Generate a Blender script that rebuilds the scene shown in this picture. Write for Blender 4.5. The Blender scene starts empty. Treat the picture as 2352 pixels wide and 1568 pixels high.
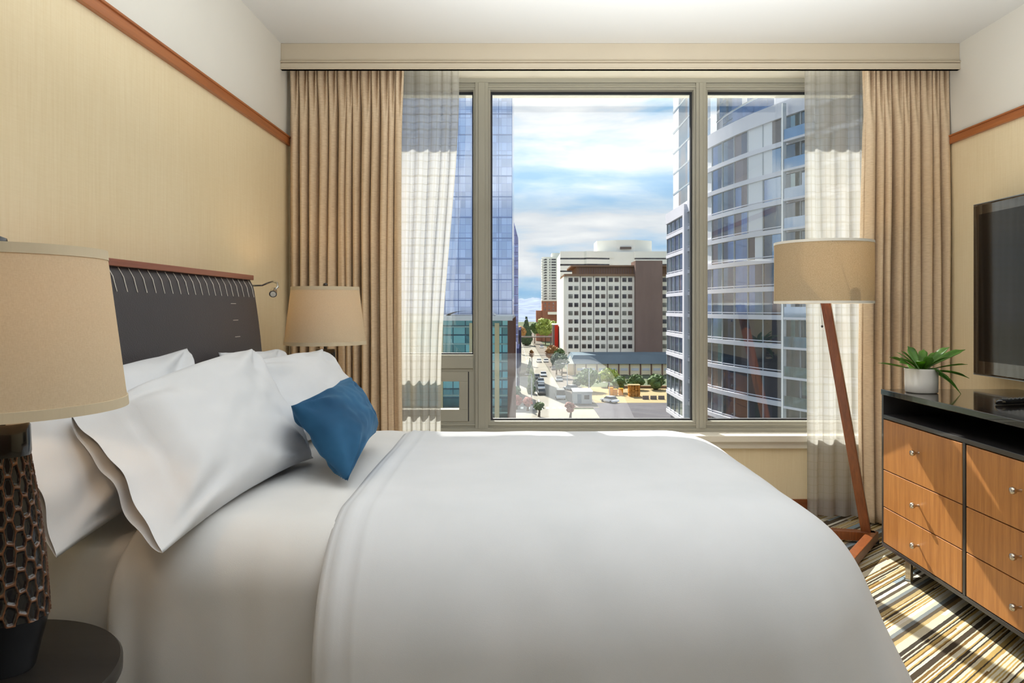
import bpy, math, random
from mathutils import Vector, noise as mnoise
R_ = random.Random(7)
SC = bpy.context.scene
COL = SC.collection
pi = math.pi

# ------------------------------------------------------------------ camera
F, VX, VY, CH = 1650.0, 1205.0, 708.0, 1.15
cam_d = bpy.data.cameras.new('camera')
cam = bpy.data.objects.new('camera', cam_d); COL.objects.link(cam)
cam.location = (0, 0, CH); cam.rotation_euler = (pi/2, 0, 0)
cam_d.sensor_width = 36.0; cam_d.lens = F/2352*36
cam_d.shift_x = -(VX-1176)/2352; cam_d.shift_y = -(784-VY)/2352
cam_d.clip_start = 0.05; cam_d.clip_end = 20000
SC.camera = cam
SC.view_settings.view_transform = 'Standard'; SC.view_settings.look = 'None'
SC.view_settings.gamma = 1.0; SC.view_settings.exposure = 0.0
SC.view_settings.use_curve_mapping = False

def W(px, py, Y):
    return Vector(((px-VX)/F*Y, Y, CH-(py-VY)/F*Y))

# ------------------------------------------------------------------ node helpers
def lin(c):
    c = c/255.0
    return c/12.92 if c <= 0.04045 else ((c+0.055)/1.055)**2.4
def rgb(r, g, b): return (lin(r), lin(g), lin(b), 1.0)

class NT:
    def __init__(s, tree): s.t = tree; s.n = tree.nodes; s.l = tree.links
    def new(s, typ, **kw):
        n = s.n.new(typ)
        for k, v in kw.items(): setattr(n, k, v)
        return n
    def link(s, a, b): s.l.new(a, b)
    def math(s, op, a, b=None, clamp=False):
        n = s.new('ShaderNodeMath', operation=op); n.use_clamp = clamp
        for i, v in enumerate((a, b)):
            if v is None: continue
            if isinstance(v, (int, float)): n.inputs[i].default_value = v
            else: s.link(v, n.inputs[i])
        return n.outputs[0]
    def mix(s, fac, a, b, blend='MIX'):
        n = s.new('ShaderNodeMix', data_type='RGBA', blend_type=blend)
        for i, v in ((0, fac), (6, a), (7, b)):
            if isinstance(v, (int, float, tuple)): n.inputs[i].default_value = v
            else: s.link(v, n.inputs[i])
        return n.outputs[2]
    def coords(s, kind='Object', scale=(1, 1, 1), rot=(0, 0, 0)):
        tc = s.new('ShaderNodeTexCoord'); mp = s.new('ShaderNodeMapping')
        mp.inputs['Scale'].default_value = scale; mp.inputs['Rotation'].default_value = rot
        s.link(tc.outputs[kind], mp.inputs['Vector']); return mp.outputs[0]
    def noise(s, vec, scale=5, detail=3, rough=0.5, dist=0.0):
        n = s.new('ShaderNodeTexNoise'); s.link(vec, n.inputs['Vector'])
        n.inputs['Scale'].default_value = scale; n.inputs['Detail'].default_value = detail
        n.inputs['Roughness'].default_value = rough; n.inputs['Distortion'].default_value = dist
        return n.outputs['Fac']
    def ramp(s, fac, stops, interp='LINEAR'):
        n = s.new('ShaderNodeValToRGB'); r = n.color_ramp; r.interpolation = interp
        while len(r.elements) < len(stops): r.elements.new(0.5)
        for e, (p, c) in zip(r.elements, stops): e.position = p; e.color = c
        s.link(fac, n.inputs[0]); return n.outputs[0]
    def bump(s, h, strength=0.3, dist=0.01):
        n = s.new('ShaderNodeBump'); n.inputs['Strength'].default_value = strength
        n.inputs['Distance'].default_value = dist; s.link(h, n.inputs['Height']); return n.outputs[0]

def base_mat(name):
    m = bpy.data.materials.new(name); m.use_nodes = True
    t = NT(m.node_tree); b = t.n['Principled BSDF']
    return m, t, b
def simple(name, col, rough=0.6, metal=0.0, vary=0.06, scale=8.0, bump=0.0, bscale=60, stretch=(1, 1, 1), coat=0.0, spec=0.5):
    m, t, b = base_mat(name)
    v = t.coords('Object', stretch)
    n = t.noise(v, scale, 3)
    dk = tuple(c*(1-vary) for c in col[:3])+(1,); lt = tuple(min(1, c*(1+vary)) for c in col[:3])+(1,)
    t.link(t.ramp(n, [(0.3, dk), (0.7, lt)]), b.inputs['Base Color'])
    b.inputs['Roughness'].default_value = rough; b.inputs['Metallic'].default_value = metal
    b.inputs['Coat Weight'].default_value = coat
    b.inputs['Specular IOR Level'].default_value = spec
    if bump:
        t.link(t.bump(t.noise(v, bscale, 2), bump, 0.004), b.inputs['Normal'])
    return m
def wood(name, dark, light, rough=0.35, stretch=(30, 30, 1.2), coat=0.3, kind='Object'):
    m, t, b = base_mat(name)
    v = t.coords(kind, stretch)
    n = t.noise(v, 1.6, 5, 0.6, 0.6); n2 = t.noise(v, 7.0, 3, 0.7)
    f = t.math('ADD', t.math('MULTIPLY', n, 0.7), t.math('MULTIPLY', n2, 0.3))
    t.link(t.ramp(f, [(0.3, dark), (0.7, light)]), b.inputs['Base Color'])
    b.inputs['Roughness'].default_value = rough; b.inputs['Coat Weight'].default_value = coat
    b.inputs['Coat Roughness'].default_value = 0.25
    t.link(t.bump(n2, 0.05, 0.002), b.inputs['Normal'])
    return m

# ------------------------------------------------------------------ sky and lights
SUN_T = Vector((0.26, -1.0, -0.82)).normalized()      # travel direction of the sunlight
w = bpy.data.worlds.new('sky'); SC.world = w; w.use_nodes = True
wt = NT(w.node_tree); bg = wt.n['Background']
tc = wt.new('ShaderNodeTexCoord')
mp = wt.new('ShaderNodeMapping'); mp.inputs['Scale'].default_value = (3.4, 3.4, 15.0); mp.inputs['Location'].default_value = (0.35, 0.0, 0.3)
mp.inputs['Rotation'].default_value = (0, 0.045, 0)
wt.link(tc.outputs['Generated'], mp.inputs['Vector'])
cn = wt.noise(mp.outputs[0], 1.15, 6, 0.5, 0.35)
mp2 = wt.new('ShaderNodeMapping'); mp2.inputs['Scale'].default_value = (10, 10, 55)
wt.link(tc.outputs['Generated'], mp2.inputs['Vector'])
cn2 = wt.noise(mp2.outputs[0], 1.0, 4, 0.55)
cf = wt.math('ADD', wt.math('MULTIPLY', cn, 0.8), wt.math('MULTIPLY', cn2, 0.2))
skyc = wt.ramp(cf, [(0.34, rgb(116, 164, 204)), (0.42, rgb(146, 180, 208)), (0.48, rgb(178, 196, 212)), (0.54, rgb(202, 206, 211)), (0.64, rgb(224, 224, 224))])
wt.link(skyc, bg.inputs['Color']); bg.inputs['Strength'].default_value = 1.6

sd = bpy.data.lights.new('sun', 'SUN'); sd.energy = 18; sd.angle = math.radians(0.6); sd.color = (1.0, 0.95, 0.86)
so = bpy.data.objects.new('sun', sd); COL.objects.link(so)
so.rotation_euler = SUN_T.to_track_quat('-Z', 'Y').to_euler(); so.location = (-6, 40, 30)

def area(name, loc, rot, sx, sy, power, color, spread=180):
    d = bpy.data.lights.new(name, 'AREA'); d.shape = 'RECTANGLE'; d.size = sx; d.size_y = sy
    d.energy = power; d.color = color; d.spread = math.radians(spread)
    o = bpy.data.objects.new(name, d); COL.objects.link(o); o.location = loc; o.rotation_euler = rot; return o
area('pocket_fill', (0.6, 3.79, 2.51), (math.radians(-38), 0, 0), 2.3, 0.05, 5, (0.86, 0.94, 1.0), 150)  # added fill light tucked behind the pelmet, no fixture there
area('upward_fill', (0.5, 0.8, 1.55), (pi, 0, 0), 2.2, 2.6, 62, (0.87, 0.94, 1.0), 150)  # added fill floating mid-room to brighten ceiling and bed, no real lamp
area('upward_fill', (0.6, 2.45, 1.55), (pi, 0, 0), 2.0, 1.2, 26, (0.90, 0.95, 1.0), 165)  # second added fill, nearer the window, also without a fixture

# ------------------------------------------------------------------ mesh helpers
class MB:
    def __init__(s): s.v = []; s.f = []; s.m = []; s.uv = None
    def add(s, vs, fs, mi=0):
        o = len(s.v); s.v += [tuple(p) for p in vs]
        for f in fs: s.f.append(tuple(o+i for i in f)); s.m.append(mi)
    def box(s, x0, x1, y0, y1, z0, z1, mi=0):
        if x0 > x1: x0, x1 = x1, x0
        if y0 > y1: y0, y1 = y1, y0
        if z0 > z1: z0, z1 = z1, z0
        vs = [(x0, y0, z0), (x1, y0, z0), (x1, y1, z0), (x0, y1, z0), (x0, y0, z1), (x1, y0, z1), (x1, y1, z1), (x0, y1, z1)]
        s.add(vs, [(0, 3, 2, 1), (4, 5, 6, 7), (0, 1, 5, 4), (1, 2, 6, 5), (2, 3, 7, 6), (3, 0, 4, 7)], mi)
    def obox(s, c, ax, ay, az, mi=0):       # box with half axis vectors
        c = Vector(c); vs = []
        for k in (-1, 1):
            for (i, j) in ((-1, -1), (1, -1), (1, 1), (-1, 1)): vs.append(c+ax*i+ay*j+az*k)
        s.add(vs, [(0, 3, 2, 1), (4, 5, 6, 7), (0, 1, 5, 4), (1, 2, 6, 5), (2, 3, 7, 6), (3, 0, 4, 7)], mi)
    def bar(s, p, q, wd, ht, up=(0, 0, 1), mi=0, roll=0):
        p, q = Vector(p), Vector(q); d = (q-p); L = d.length; d.normalize()
        sx = d.cross(Vector(up)).normalized(); sz = sx.cross(d).normalized()
        if roll:
            sx, sz = sx*math.cos(roll)+sz*math.sin(roll), sz*math.cos(roll)-sx*math.sin(roll)
        s.obox((p+q)/2, sx*(wd/2), d*(L/2), sz*(ht/2), mi)
    def lathe(s, prof, seg=32, c=(0, 0, 0), mi=0, caps=True, sx=1.0, sy=1.0):
        o = len(s.v); n = len(prof)
        for r, z in prof:
            for k in range(seg):
                a = 2*pi*k/seg; s.v.append((c[0]+r*sx*math.cos(a), c[1]+r*sy*math.sin(a), c[2]+z))
        for i in range(n-1):
            for k in range(seg):
                k2 = (k+1) % seg
                s.f.append((o+i*seg+k, o+i*seg+k2, o+(i+1)*seg+k2, o+(i+1)*seg+k)); s.m.append(mi)
        if caps:
            s.f.append(tuple(o+k for k in range(seg))[::-1]); s.m.append(mi)
            s.f.append(tuple(o+(n-1)*seg+k for k in range(seg))); s.m.append(mi)
    def tube(s, pts, r, seg=8, mi=0):
        pts = [Vector(p) for p in pts]; n = len(pts); o = len(s.v)
        prev = None
        for i, p in enumerate(pts):
            d = (pts[min(i+1, n-1)]-pts[max(i-1, 0)]).normalized()
            u = d.cross(Vector((0, 0, 1)))
            if u.length < 1e-3: u = d.cross(Vector((1, 0, 0)))
            u.normalize()
            if prev is not None and prev.dot(u) < 0: u = -u
            prev = u; v = d.cross(u)
            rr = r[i] if isinstance(r, (list, tuple)) else r
            for k in range(seg):
                a = 2*pi*k/seg; s.v.append(tuple(p+u*rr*math.cos(a)+v*rr*math.sin(a)))
        for i in range(n-1):
            for k in range(seg):
                k2 = (k+1) % seg
                s.f.append((o+i*seg+k, o+i*seg+k2, o+(i+1)*seg+k2, o+(i+1)*seg+k)); s.m.append(mi)
        s.f.append(tuple(o+k for k in range(seg))[::-1]); s.m.append(mi)
        s.f.append(tuple(o+(n-1)*seg+k for k in range(seg))); s.m.append(mi)
    def grid(s, fn, nu, nv, mi=0, flip=False):
        o = len(s.v)
        for j in range(nv+1):
            for i in range(nu+1): s.v.append(tuple(fn(i/nu, j/nv)))
        for j in range(nv):
            for i in range(nu):
                a = o+j*(nu+1)+i; f = (a, a+1, a+nu+2, a+nu+1)
                s.f.append(f[::-1] if flip else f); s.m.append(mi)
    def build(s, name, mats, parent=None, loc=None, smooth=False, bevel=0.0, auto=None, weld=False):
        me = bpy.data.meshes.new(name)
        off = Vector(loc) if loc is not None else Vector((0, 0, 0))
        me.from_pydata([tuple(Vector(p)-off) for p in s.v], [], s.f)
        if not isinstance(mats, (list, tuple)): mats = [mats]
        for m in mats: me.materials.append(m)
        if len(mats) > 1: me.polygons.foreach_set('material_index', s.m)
        if smooth: me.polygons.foreach_set('use_smooth', [True]*len(me.polygons))
        me.update()
        o = bpy.data.objects.new(name, me); COL.objects.link(o)
        if loc is not None: o.location = off
        if parent is not None:
            o.parent = parent
            if loc is None:       # mesh given in world coordinates: keep it there
                o.location = -parent.location if parent.type == 'EMPTY' or parent.location.length > 0 else (0, 0, 0)
                if parent.parent is not None: o.location = -(parent.location+parent.parent.location)
        if bevel:
            b = o.modifiers.new('bevel', 'BEVEL'); b.width = bevel; b.segments = 2; b.limit_method = 'ANGLE'
        if auto is not None:
            me.polygons.foreach_set('use_smooth', [True]*len(me.polygons))
            es = o.modifiers.new('split', 'EDGE_SPLIT'); es.split_angle = math.radians(auto)
        return o

def tag(o, label=None, cat=None, group=None, kind=None):
    if label: o['label'] = label
    if cat: o['category'] = cat
    if group: o['group'] = group
    if kind: o['kind'] = kind
    return o
def thing(name, label, cat, loc=(0, 0, 0), group=None, kind=None):
    o = bpy.data.objects.new(name, None); COL.objects.link(o); o.location = loc
    o.empty_display_size = 0.1
    return tag(o, label, cat, group, kind)
def struct(o, label=None): return tag(o, label, None, None, 'structure')
def kids(o): return [c for c in COL.objects if c.parent == o]
def copy_tree(root, loc, label, group=None, rotz=None, scale=None):
    r = root.copy(); COL.objects.link(r); r.location = loc
    if rotz is not None: r.rotation_euler = (0, 0, rotz)
    if scale is not None: r.scale = scale
    r['label'] = label
    if group: r['group'] = group
    for ch in list(root.children):
        c = ch.copy(); COL.objects.link(c); c.parent = r
        for g in list(ch.children):
            d = g.copy(); COL.objects.link(d); d.parent = c
    return r
def nz(x, y, z=0.0): return mnoise.noise(Vector((x, y, z)))
def sstep(a, b, x):
    t = max(0.0, min(1.0, (x-a)/(b-a))); return t*t*(3-2*t)

# ------------------------------------------------------------------ room materials
def wallpaper_mat():
    m, t, b = base_mat('wallpaper_weave')
    v = t.coords('Object', (90, 90, 3)); v2 = t.coords('Object', (12, 12, 140)); v3 = t.coords('Object', (1, 1, 1))
    a = t.noise(v, 1.5, 3, 0.7); c = t.noise(v2, 2.0, 2); d = t.noise(v3, 1.6, 2)
    f = t.math('ADD', t.math('MULTIPLY', a, 0.55), t.math('ADD', t.math('MULTIPLY', c, 0.2), t.math('MULTIPLY', d, 0.25)))
    t.link(t.ramp(f, [(0.28, rgb(229, 209, 168)), (0.72, rgb(242, 226, 192))]), b.inputs['Base Color'])
    b.inputs['Roughness'].default_value = 0.75; b.inputs['Specular IOR Level'].default_value = 0.25
    t.link(t.bump(a, 0.12, 0.002), b.inputs['Normal'])
    return m
M_wallpaper = wallpaper_mat()
M_plaster = simple('white_plaster', rgb(228, 224, 214), 0.9, vary=0.015, scale=3)
M_ceiling = simple('ceiling_paint', rgb(226, 225, 221), 0.95, vary=0.01, scale=2)
M_pelmet = simple('cream_painted_wood', rgb(216, 203, 180), 0.6, vary=0.02, scale=4)
M_rail = wood('cherry_rail', rgb(150, 82, 38), rgb(186, 112, 58), 0.4, (25, 1.0, 25))
M_frame = simple('window_frame_paint', rgb(164, 161, 149), 0.75, vary=0.0, scale=1, spec=0.2)
M_gasket = simple('black_gasket', rgb(50, 52, 58), 0.6)
M_sillw = simple('sill_paint', rgb(226, 220, 206), 0.4, vary=0.02)

def carpet_mat():
    m, t, b = base_mat('striped_carpet')
    ang = math.radians(-(40))
    tcn = t.new('ShaderNodeTexCoord'); r = t.new('ShaderNodeMapping'); r.vector_type = 'POINT'
    r.inputs['Rotation'].default_value = (0, 0, ang); t.link(tcn.outputs['Object'], r.inputs['Vector'])
    sp = t.new('ShaderNodeSeparateXYZ'); t.link(r.outputs[0], sp.inputs[0])
    # stripes vary across y', broken up along x'
    def lane(width, seg, seed):
        wob = t.noise(r.outputs[0], 30+seed, 2)
        yy = t.math('ADD', sp.outputs[1], t.math('MULTIPLY', wob, 0.004))
        iy = t.math('FLOOR', t.math('DIVIDE', yy, width))
        off = t.math('FRACT', t.math('MULTIPLY', t.math('SINE', t.math('ADD', t.math('MULTIPLY', iy, 12.9898), seed)), 437.5453))
        ix = t.math('FLOOR', t.math('ADD', t.math('DIVIDE', sp.outputs[0], seg), t.math('MULTIPLY', off, 5)))
        cb = t.new('ShaderNodeCombineXYZ'); t.link(ix, cb.inputs[0]); t.link(iy, cb.inputs[1]); cb.inputs[2].default_value = seed
        wn = t.new('ShaderNodeTexWhiteNoise', noise_dimensions='3D'); t.link(cb.outputs[0], wn.inputs['Vector'])
        return wn.outputs['Value']
    c1 = t.ramp(lane(0.015, 2.6, 1.0), [(0, rgb(204, 196, 172)), (0.18, rgb(142, 116, 76)), (0.28, rgb(92, 82, 68)), (0.42, rgb(222, 218, 206)), (0.60, rgb(124, 130, 132)), (0.72, rgb(176, 156, 110)), (0.82, rgb(66, 60, 52)), (0.92, rgb(146, 162, 172))], 'CONSTANT')
    c2 = t.ramp(lane(0.005, 1.6, 3.0), [(0, rgb(210, 202, 176)), (0.3, rgb(120, 92, 52)), (0.5, rgb(178, 150, 92)), (0.7, rgb(70, 60, 48)), (0.88, rgb(214, 208, 190))], 'CONSTANT')
    pk = t.math('GREATER_THAN', lane(0.06, 3.0, 7.0), 0.5)
    col = t.mix(pk, c1, c2)
    pile = t.noise(t.coords('Object', (1, 1, 1)), 420, 2)
    t.link(t.mix(0.35, col, t.ramp(pile, [(0.3, (0.25, 0.25, 0.25, 1)), (0.7, (1, 1, 1, 1))]), 'MULTIPLY'), b.inputs['Base Color'])
    b.inputs['Roughness'].default_value = 0.95; b.inputs['Specular IOR Level'].default_value = 0.1
    t.link(t.bump(pile, 0.6, 0.004), b.inputs['Normal'])
    return m
M_carpet = carpet_mat()

# ------------------------------------------------------------------ room shell
XL, XR, YB, YW, YO, ZC = -1.27, 2.265, -1.7, 4.0, 4.30, 2.53
POCKY, ZP = 3.76, 2.66
m = MB(); m.box(XL-0.1, XR+0.1, YB-0.1, YO, -0.12, 0.0); struct(m.build('floor', M_carpet))
m = MB()
m.box(XL-0.1, XR+0.1, YB-0.1, POCKY, ZC, ZC+0.15)
m.box(XL-0.1, XR+0.1, POCKY, YO, ZP, ZP+0.05)
struct(m.build('ceiling', M_ceiling))
RZ = 2.065
def sidewall(name, xa, xb):
    m = MB(); m.box(xa, xb, YB-0.1, YO, 0, RZ-0.02, 0); m.box(xa, xb, YB-0.1, YO, RZ-0.02, ZP+0.05, 1)
    struct(m.build(name, [M_wallpaper, M_plaster]))
sidewall('wall_left', XL-0.1, XL); sidewall('wall_right', XR, XR+0.1)
m = MB(); m.box(XL, XR, YB-0.1, YB, 0, ZC, 0); struct(m.build('wall_back', wood('dark_back_wall', rgb(96, 60, 36), rgb(120, 78, 50))))  # unseen wall, made dark to cut light bouncing back onto the bed
# window wall: the opening runs from GX0 to GX1, sill height to head height
GX0, GX1, SZ, HZ = -0.96, 2.02, 0.45, 2.455
m = MB()
m.box(XL, GX0, YW, YO, 0, ZP, 0); m.box(GX1, XR, YW, YO, 0, ZP, 0)
m.box(GX0, GX1, YW, YO, 0, SZ-0.04, 0)
m.box(GX0, GX1, YW+0.1, YO+0.16, HZ, ZP+0.25, 1)  # unseen outer head juts out, depth set to cut sun on the bed
m.box(GX0, GX1, YO, YO+0.10, 0, SZ-0.1, 1)
struct(m.build('wall_front', [M_wallpaper, M_sillw]))
for nm, x, s in (('trim_1', XL, 1), ('trim_2', XR, -1)):
    m = MB(); m.box(x, x+s*0.018, YB, 3.86, RZ-0.045, RZ); m.box(x, x+s*0.024, YB, 3.86, RZ-0.009, RZ)
    struct(m.build(nm, M_rail, bevel=0.002))
m = MB()
m.box(XL, XR, POCKY-0.02, POCKY, 2.392, ZC); m.box(XL, XR, POCKY-0.028, POCKY, 2.392, 2.425); m.box(XL, XR, POCKY-0.034, POCKY-0.02, 2.428, 2.434)
m.box(XL, XR, POCKY-0.032, POCKY, 2.392, 2.398)
struct(m.build('trim_3', M_pelmet, bevel=0.002))
M_base = wood('baseboard_wood', rgb(120, 62, 28), rgb(156, 88, 44), 0.4, (1, 25, 25))
m = MB(); m.box(XL, XR, YW-0.014, YW, 0, 0.09); struct(m.build('baseboard_front', M_base, bevel=0.002))
m = MB(); m.box(XL, XL+0.014, YB, YW-0.014, 0, 0.09); struct(m.build('baseboard_left', M_base, bevel=0.002))
m = MB(); m.box(XR-0.014, XR, YB, YW-0.014, 0, 0.09); struct(m.build('baseboard_right', M_base, bevel=0.002))
m = MB(); m.box(GX0-0.05, GX1+0.05, YW-0.055, 4.12, SZ-0.035, SZ); m.box(GX0-0.05, GX1+0.05, YW-0.028, YW, SZ-0.075, SZ-0.035)
struct(m.build('trim_4', M_sillw, bevel=0.003))

# window unit
win = thing('window_1', None, None, (0, 4.1, SZ), kind='structure')
FY0, FY1 = 4.085, 4.165
MA0, MA1, MB0, MB1 = -0.292, -0.195, 0.961, 1.041
m = MB()
m.box(GX0, GX1, FY0, FY1, 2.392, HZ); m.box(GX0, GX1, FY0-0.012, FY0, 2.43, HZ); m.box(GX0, GX1, FY0-0.006, FY0, 2.405, 2.416)
m.box(GX0, GX1, FY0, FY1, SZ, 0.508); m.box(GX0, GX1, FY0-0.012, FY0, SZ, 0.47); m.box(GX0, GX1, FY0-0.006, FY0, 0.485, 0.494)
m.box(GX0, GX0+0.06, FY0, FY1, 0.508, 2.392); m.box(GX1-0.06, GX1, FY0, FY1, 0.508, 2.392)
m.build('frame', M_frame, win, bevel=0.0015)
for a, b in ((MA0, MA1), (MB0, MB1)):
    m = MB(); m.box(a+0.012, b-0.012, FY0-0.012, FY1, 0.47, 2.43); m.box(a, b, FY0, FY1, 0.508, 2.392); m.box(a+0.03, b-0.03, FY0-0.018, FY0-0.012, 0.47, 2.43)
    m.build('mullion', M_frame, win, bevel=0.0015)
T0, T1 = 0.79, 0.885       # transom in the left bay
m = MB(); m.box(GX0+0.06, MA0, FY0, FY1, T0, T1); m.box(GX0+0.06, MA0, FY0-0.01, FY0, T0+0.02, T1-0.015)
m.build('transom', M_frame, win, bevel=0.0015)
def glass_mat():
    m, t, b = base_mat('window_glass')
    t.n.remove(b); out = t.n['Material Output']
    tr = t.new('ShaderNodeBsdfTransparent'); tr.inputs[0].default_value = (0.97, 0.985, 0.985, 1)
    gl = t.new('ShaderNodeBsdfGlossy'); gl.inputs['Roughness'].default_value = 0.0
    fr = t.new('ShaderNodeFresnel'); fr.inputs['IOR'].default_value = 1.5
    sm = t.noise(t.coords('Object', (1, 1, 1)), 1.5, 2)
    f = t.math('ADD', t.math('MULTIPLY', fr.outputs[0], 1.0), t.math('ADD', t.math('MULTIPLY', sm, 0.02), 0.045), clamp=True)
    mx = t.new('ShaderNodeMixShader'); t.link(f, mx.inputs[0]); t.link(tr.outputs[0], mx.inputs[1]); t.link(gl.outputs[0], mx.inputs[2])
    t.link(mx.outputs[0], out.inputs['Surface']); return m
M_glass = glass_mat()
def pane(x0, x1, z0, z1, y=4.14):
    m = MB(); m.box(x0, x1, y, y+0.006, z0, z1); p = m.build('pane', M_glass, win)
    g = MB(); t = 0.009
    for a, b, c, d in ((x0, x1, z0, z0+t), (x0, x1, z1-t, z1), (x0, x0+t, z0+t, z1-t), (x1-t, x1, z0+t, z1-t)): g.box(a, b, y-0.014, y+0.012, c, d)
    g.build('gasket', M_gasket, win)
pane(MA1, MB0, 0.508, 2.392); pane(MB1, GX1-0.06, 0.508, 2.392); pane(GX0+0.06, MA0, T1, 2.392)
# opening vent sash in the left bay
S0, S1 = GX0+0.07, MA0-0.03
m = MB()
m.box(S0, S1, FY0-0.005, FY1-0.02, 0.508, 0.575); m.box(S0, S1, FY0-0.005, FY1-0.02, 0.735, T0)
m.box(S0, S0+0.05, FY0-0.005, FY1-0.02, 0.575, 0.735); m.box(S1-0.05, S1, FY0-0.005, FY1-0.02, 0.575, 0.735)
sash = m.build('vent_sash', M_frame, win, bevel=0.0015)
m = MB(); m.box(S1+0.006, MA0, FY0, FY1, 0.508, T0); m.box(GX0+0.06, S0, FY0, FY1, 0.508, T0); m.build('sash_stop', M_frame, win)
m = MB(); m.box(S1, S1+0.006, FY0+0.002, FY1-0.03, 0.508, T0); m.build('gasket', M_gasket, win)
m = MB(); m.box(S0+0.05, S1-0.05, 4.13, 4.136, 0.575, 0.735); m.build('pane', M_glass, win)

# ------------------------------------------------------------------ curtains
def fabric_mat(name, dark, light, rib=260.0, trans=0.0):
    m, t, b = base_mat(name)
    v = t.coords('Object', (40, 40, rib)); v2 = t.coords('Object', (3, 3, 1))
    a = t.noise(v, 1.0, 2); d = t.noise(v2, 1.0, 2)
    f = t.math('ADD', t.math('MULTIPLY', a, 0.7), t.math('MULTIPLY', d, 0.3))
    t.link(t.ramp(f, [(0.3, dark), (0.7, light)]), b.inputs['Base Color'])
    b.inputs['Roughness'].default_value = 0.85; b.inputs['Specular IOR Level'].default_value = 0.2
    b.inputs['Sheen Weight'].default_value = 0.15
    t.link(t.bump(a, 0.35, 0.002), b.inputs['Normal'])
    return m
M_drape = fabric_mat('taupe_drape', rgb(213, 187, 154), rgb(235, 212, 181))
def sheer_mat():
    m, t, b = base_mat('sheer_grid_voile'); t.n.remove(b); out = t.n['Material Output']
    tcn = t.new('ShaderNodeTexCoord'); sp = t.new('ShaderNodeSeparateXYZ'); t.link(tcn.outputs['UV'], sp.inputs[0])
    def line(src, period, wd):
        fr = t.math('FRACT', t.math('DIVIDE', src, period)); return t.math('LESS_THAN', fr, wd/period)
    lh = line(sp.outputs[1], 0.042, 0.0035); lv = line(sp.outputs[0], 0.034, 0.0032)
    lh2 = line(t.math('ADD', sp.outputs[1], 0.006), 0.126, 0.003)
    ln = t.math('MAXIMUM', t.math('MAXIMUM', lh, lv), lh2)
    col = t.mix(ln, rgb(214, 213, 208), rgb(184, 181, 171))
    df = t.new('ShaderNodeBsdfDiffuse'); t.link(col, df.inputs[0])
    tl = t.new('ShaderNodeBsdfTranslucent'); t.link(col, tl.inputs[0])
    m1 = t.new('ShaderNodeMixShader'); m1.inputs[0].default_value = 0.5; t.link(df.outputs[0], m1.inputs[1]); t.link(tl.outputs[0], m1.inputs[2])
    tr = t.new('ShaderNodeBsdfTransparent')
    m2 = t.new('ShaderNodeMixShader'); f = t.math('SUBTRACT', 0.30, t.math('MULTIPLY', ln, 0.20)); t.link(f, m2.inputs[0])
    t.link(m1.outputs[0], m2.inputs[1]); t.link(tr.outputs[0], m2.inputs[2]); t.link(m2.outputs[0], out.inputs['Surface'])
    return m
M_sheer = sheer_mat()

def hanging(name, mat, xl, xr, y0, amp, folds, z0, z1, seed, cloth_w, N=320, rows=46, pinch=True, irr=0.35, solid=0.0):
    """xl(z), xr(z): side edges by height; pleated cloth"""
    rr = random.Random(seed)
    ws = [1+rr.uniform(-irr, irr) for _ in range(folds)]; tot = sum(ws); cum = [0]
    for q in ws: cum.append(cum[-1]+q/tot)
    amps = [rr.uniform(0.6, 1.0) for _ in range(folds+1)]
    drift = [rr.uniform(-0.5, 0.5) for _ in range(folds+1)]
    def f(u, v):
        z = z1+(z0-z1)*v
        k = 0
        while k < folds-1 and cum[k+1] < u: k += 1
        t = (u-cum[k])/(cum[k+1]-cum[k])
        d = drift[k]*(1-t)+drift[k+1]*t
        ph = 2*pi*t + 0.9*d*math.sin(v*2.2+k)*math.sin(pi*t)
        A = amp*(amps[k]*(1-t)+amps[k+1]*t)
        s = math.sin(ph); s = math.copysign(abs(s)**0.75, s)
        low = A*s*(0.75+0.25*sstep(0.05, 0.4, v))
        low += amp*0.18*math.sin(2*ph+k)*sstep(0.1, 0.6, v)
        if pinch:
            top = amp*0.55*math.sin(3*ph)*(0.5+0.5*math.cos(ph))+amp*0.35*math.cos(ph)
            b = sstep(0.02, 0.16, v); dy = top*(1-b)+low*b
        else: dy = low
        a, c = xl(z), xr(z)
        x = a+(c-a)*u+0.35*(c-a)/folds*math.cos(ph)*0.5*(1 if pinch else 0.6)
        x += 0.006*nz(u*9, v*3, seed)
        return (x, y0+dy+0.008*nz(u*6, v*2, seed+3), z)
    m = MB(); m.grid(f, N, rows); o = m.build(name, mat, smooth=True)
    me = o.data; uvl = me.uv_layers.new(name='UVMap')
    nu = N+1
    for lp in me.loops:
        i = lp.vertex_index; uu = (i % nu)/N; vv = (i//nu)/rows
        uvl.data[lp.index].uv = (uu*cloth_w, vv*(z1-z0))
    if solid:
        sm = o.modifiers.new('thick', 'SOLIDIFY'); sm.thickness = solid; sm.offset = 0
    return o
tag(hanging('curtain', M_drape, lambda z: XL+0.012, lambda z: -0.655-0.012*math.sin((z-0.3)*1.5), 3.832, 0.056, 13, 0.015, 2.47, 5, 2.0, 420, 50, solid=0.002),
    'taupe pleated curtain hanging beside the headboard wall, left of the window', 'curtain')
tag(hanging('curtain', M_drape, lambda z: 1.80-0.01*math.sin(z*2), lambda z: XR-0.012, 3.832, 0.054, 9, 0.015, 2.47, 9, 1.6, 340, 50, solid=0.002),
    'taupe pleated curtain hanging behind the dresser, right of the window', 'curtain')
tag(hanging('sheer_curtain', M_sheer, lambda z: -0.70, lambda z: -0.365-0.095*(1-sstep(0.75, 2.35, z)), 3.915, 0.016, 5, 0.02, 2.50, 12, 0.62, 160, 40, pinch=False),
    'white sheer curtain with a woven grid, left of the big window pane', 'curtain')
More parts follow.
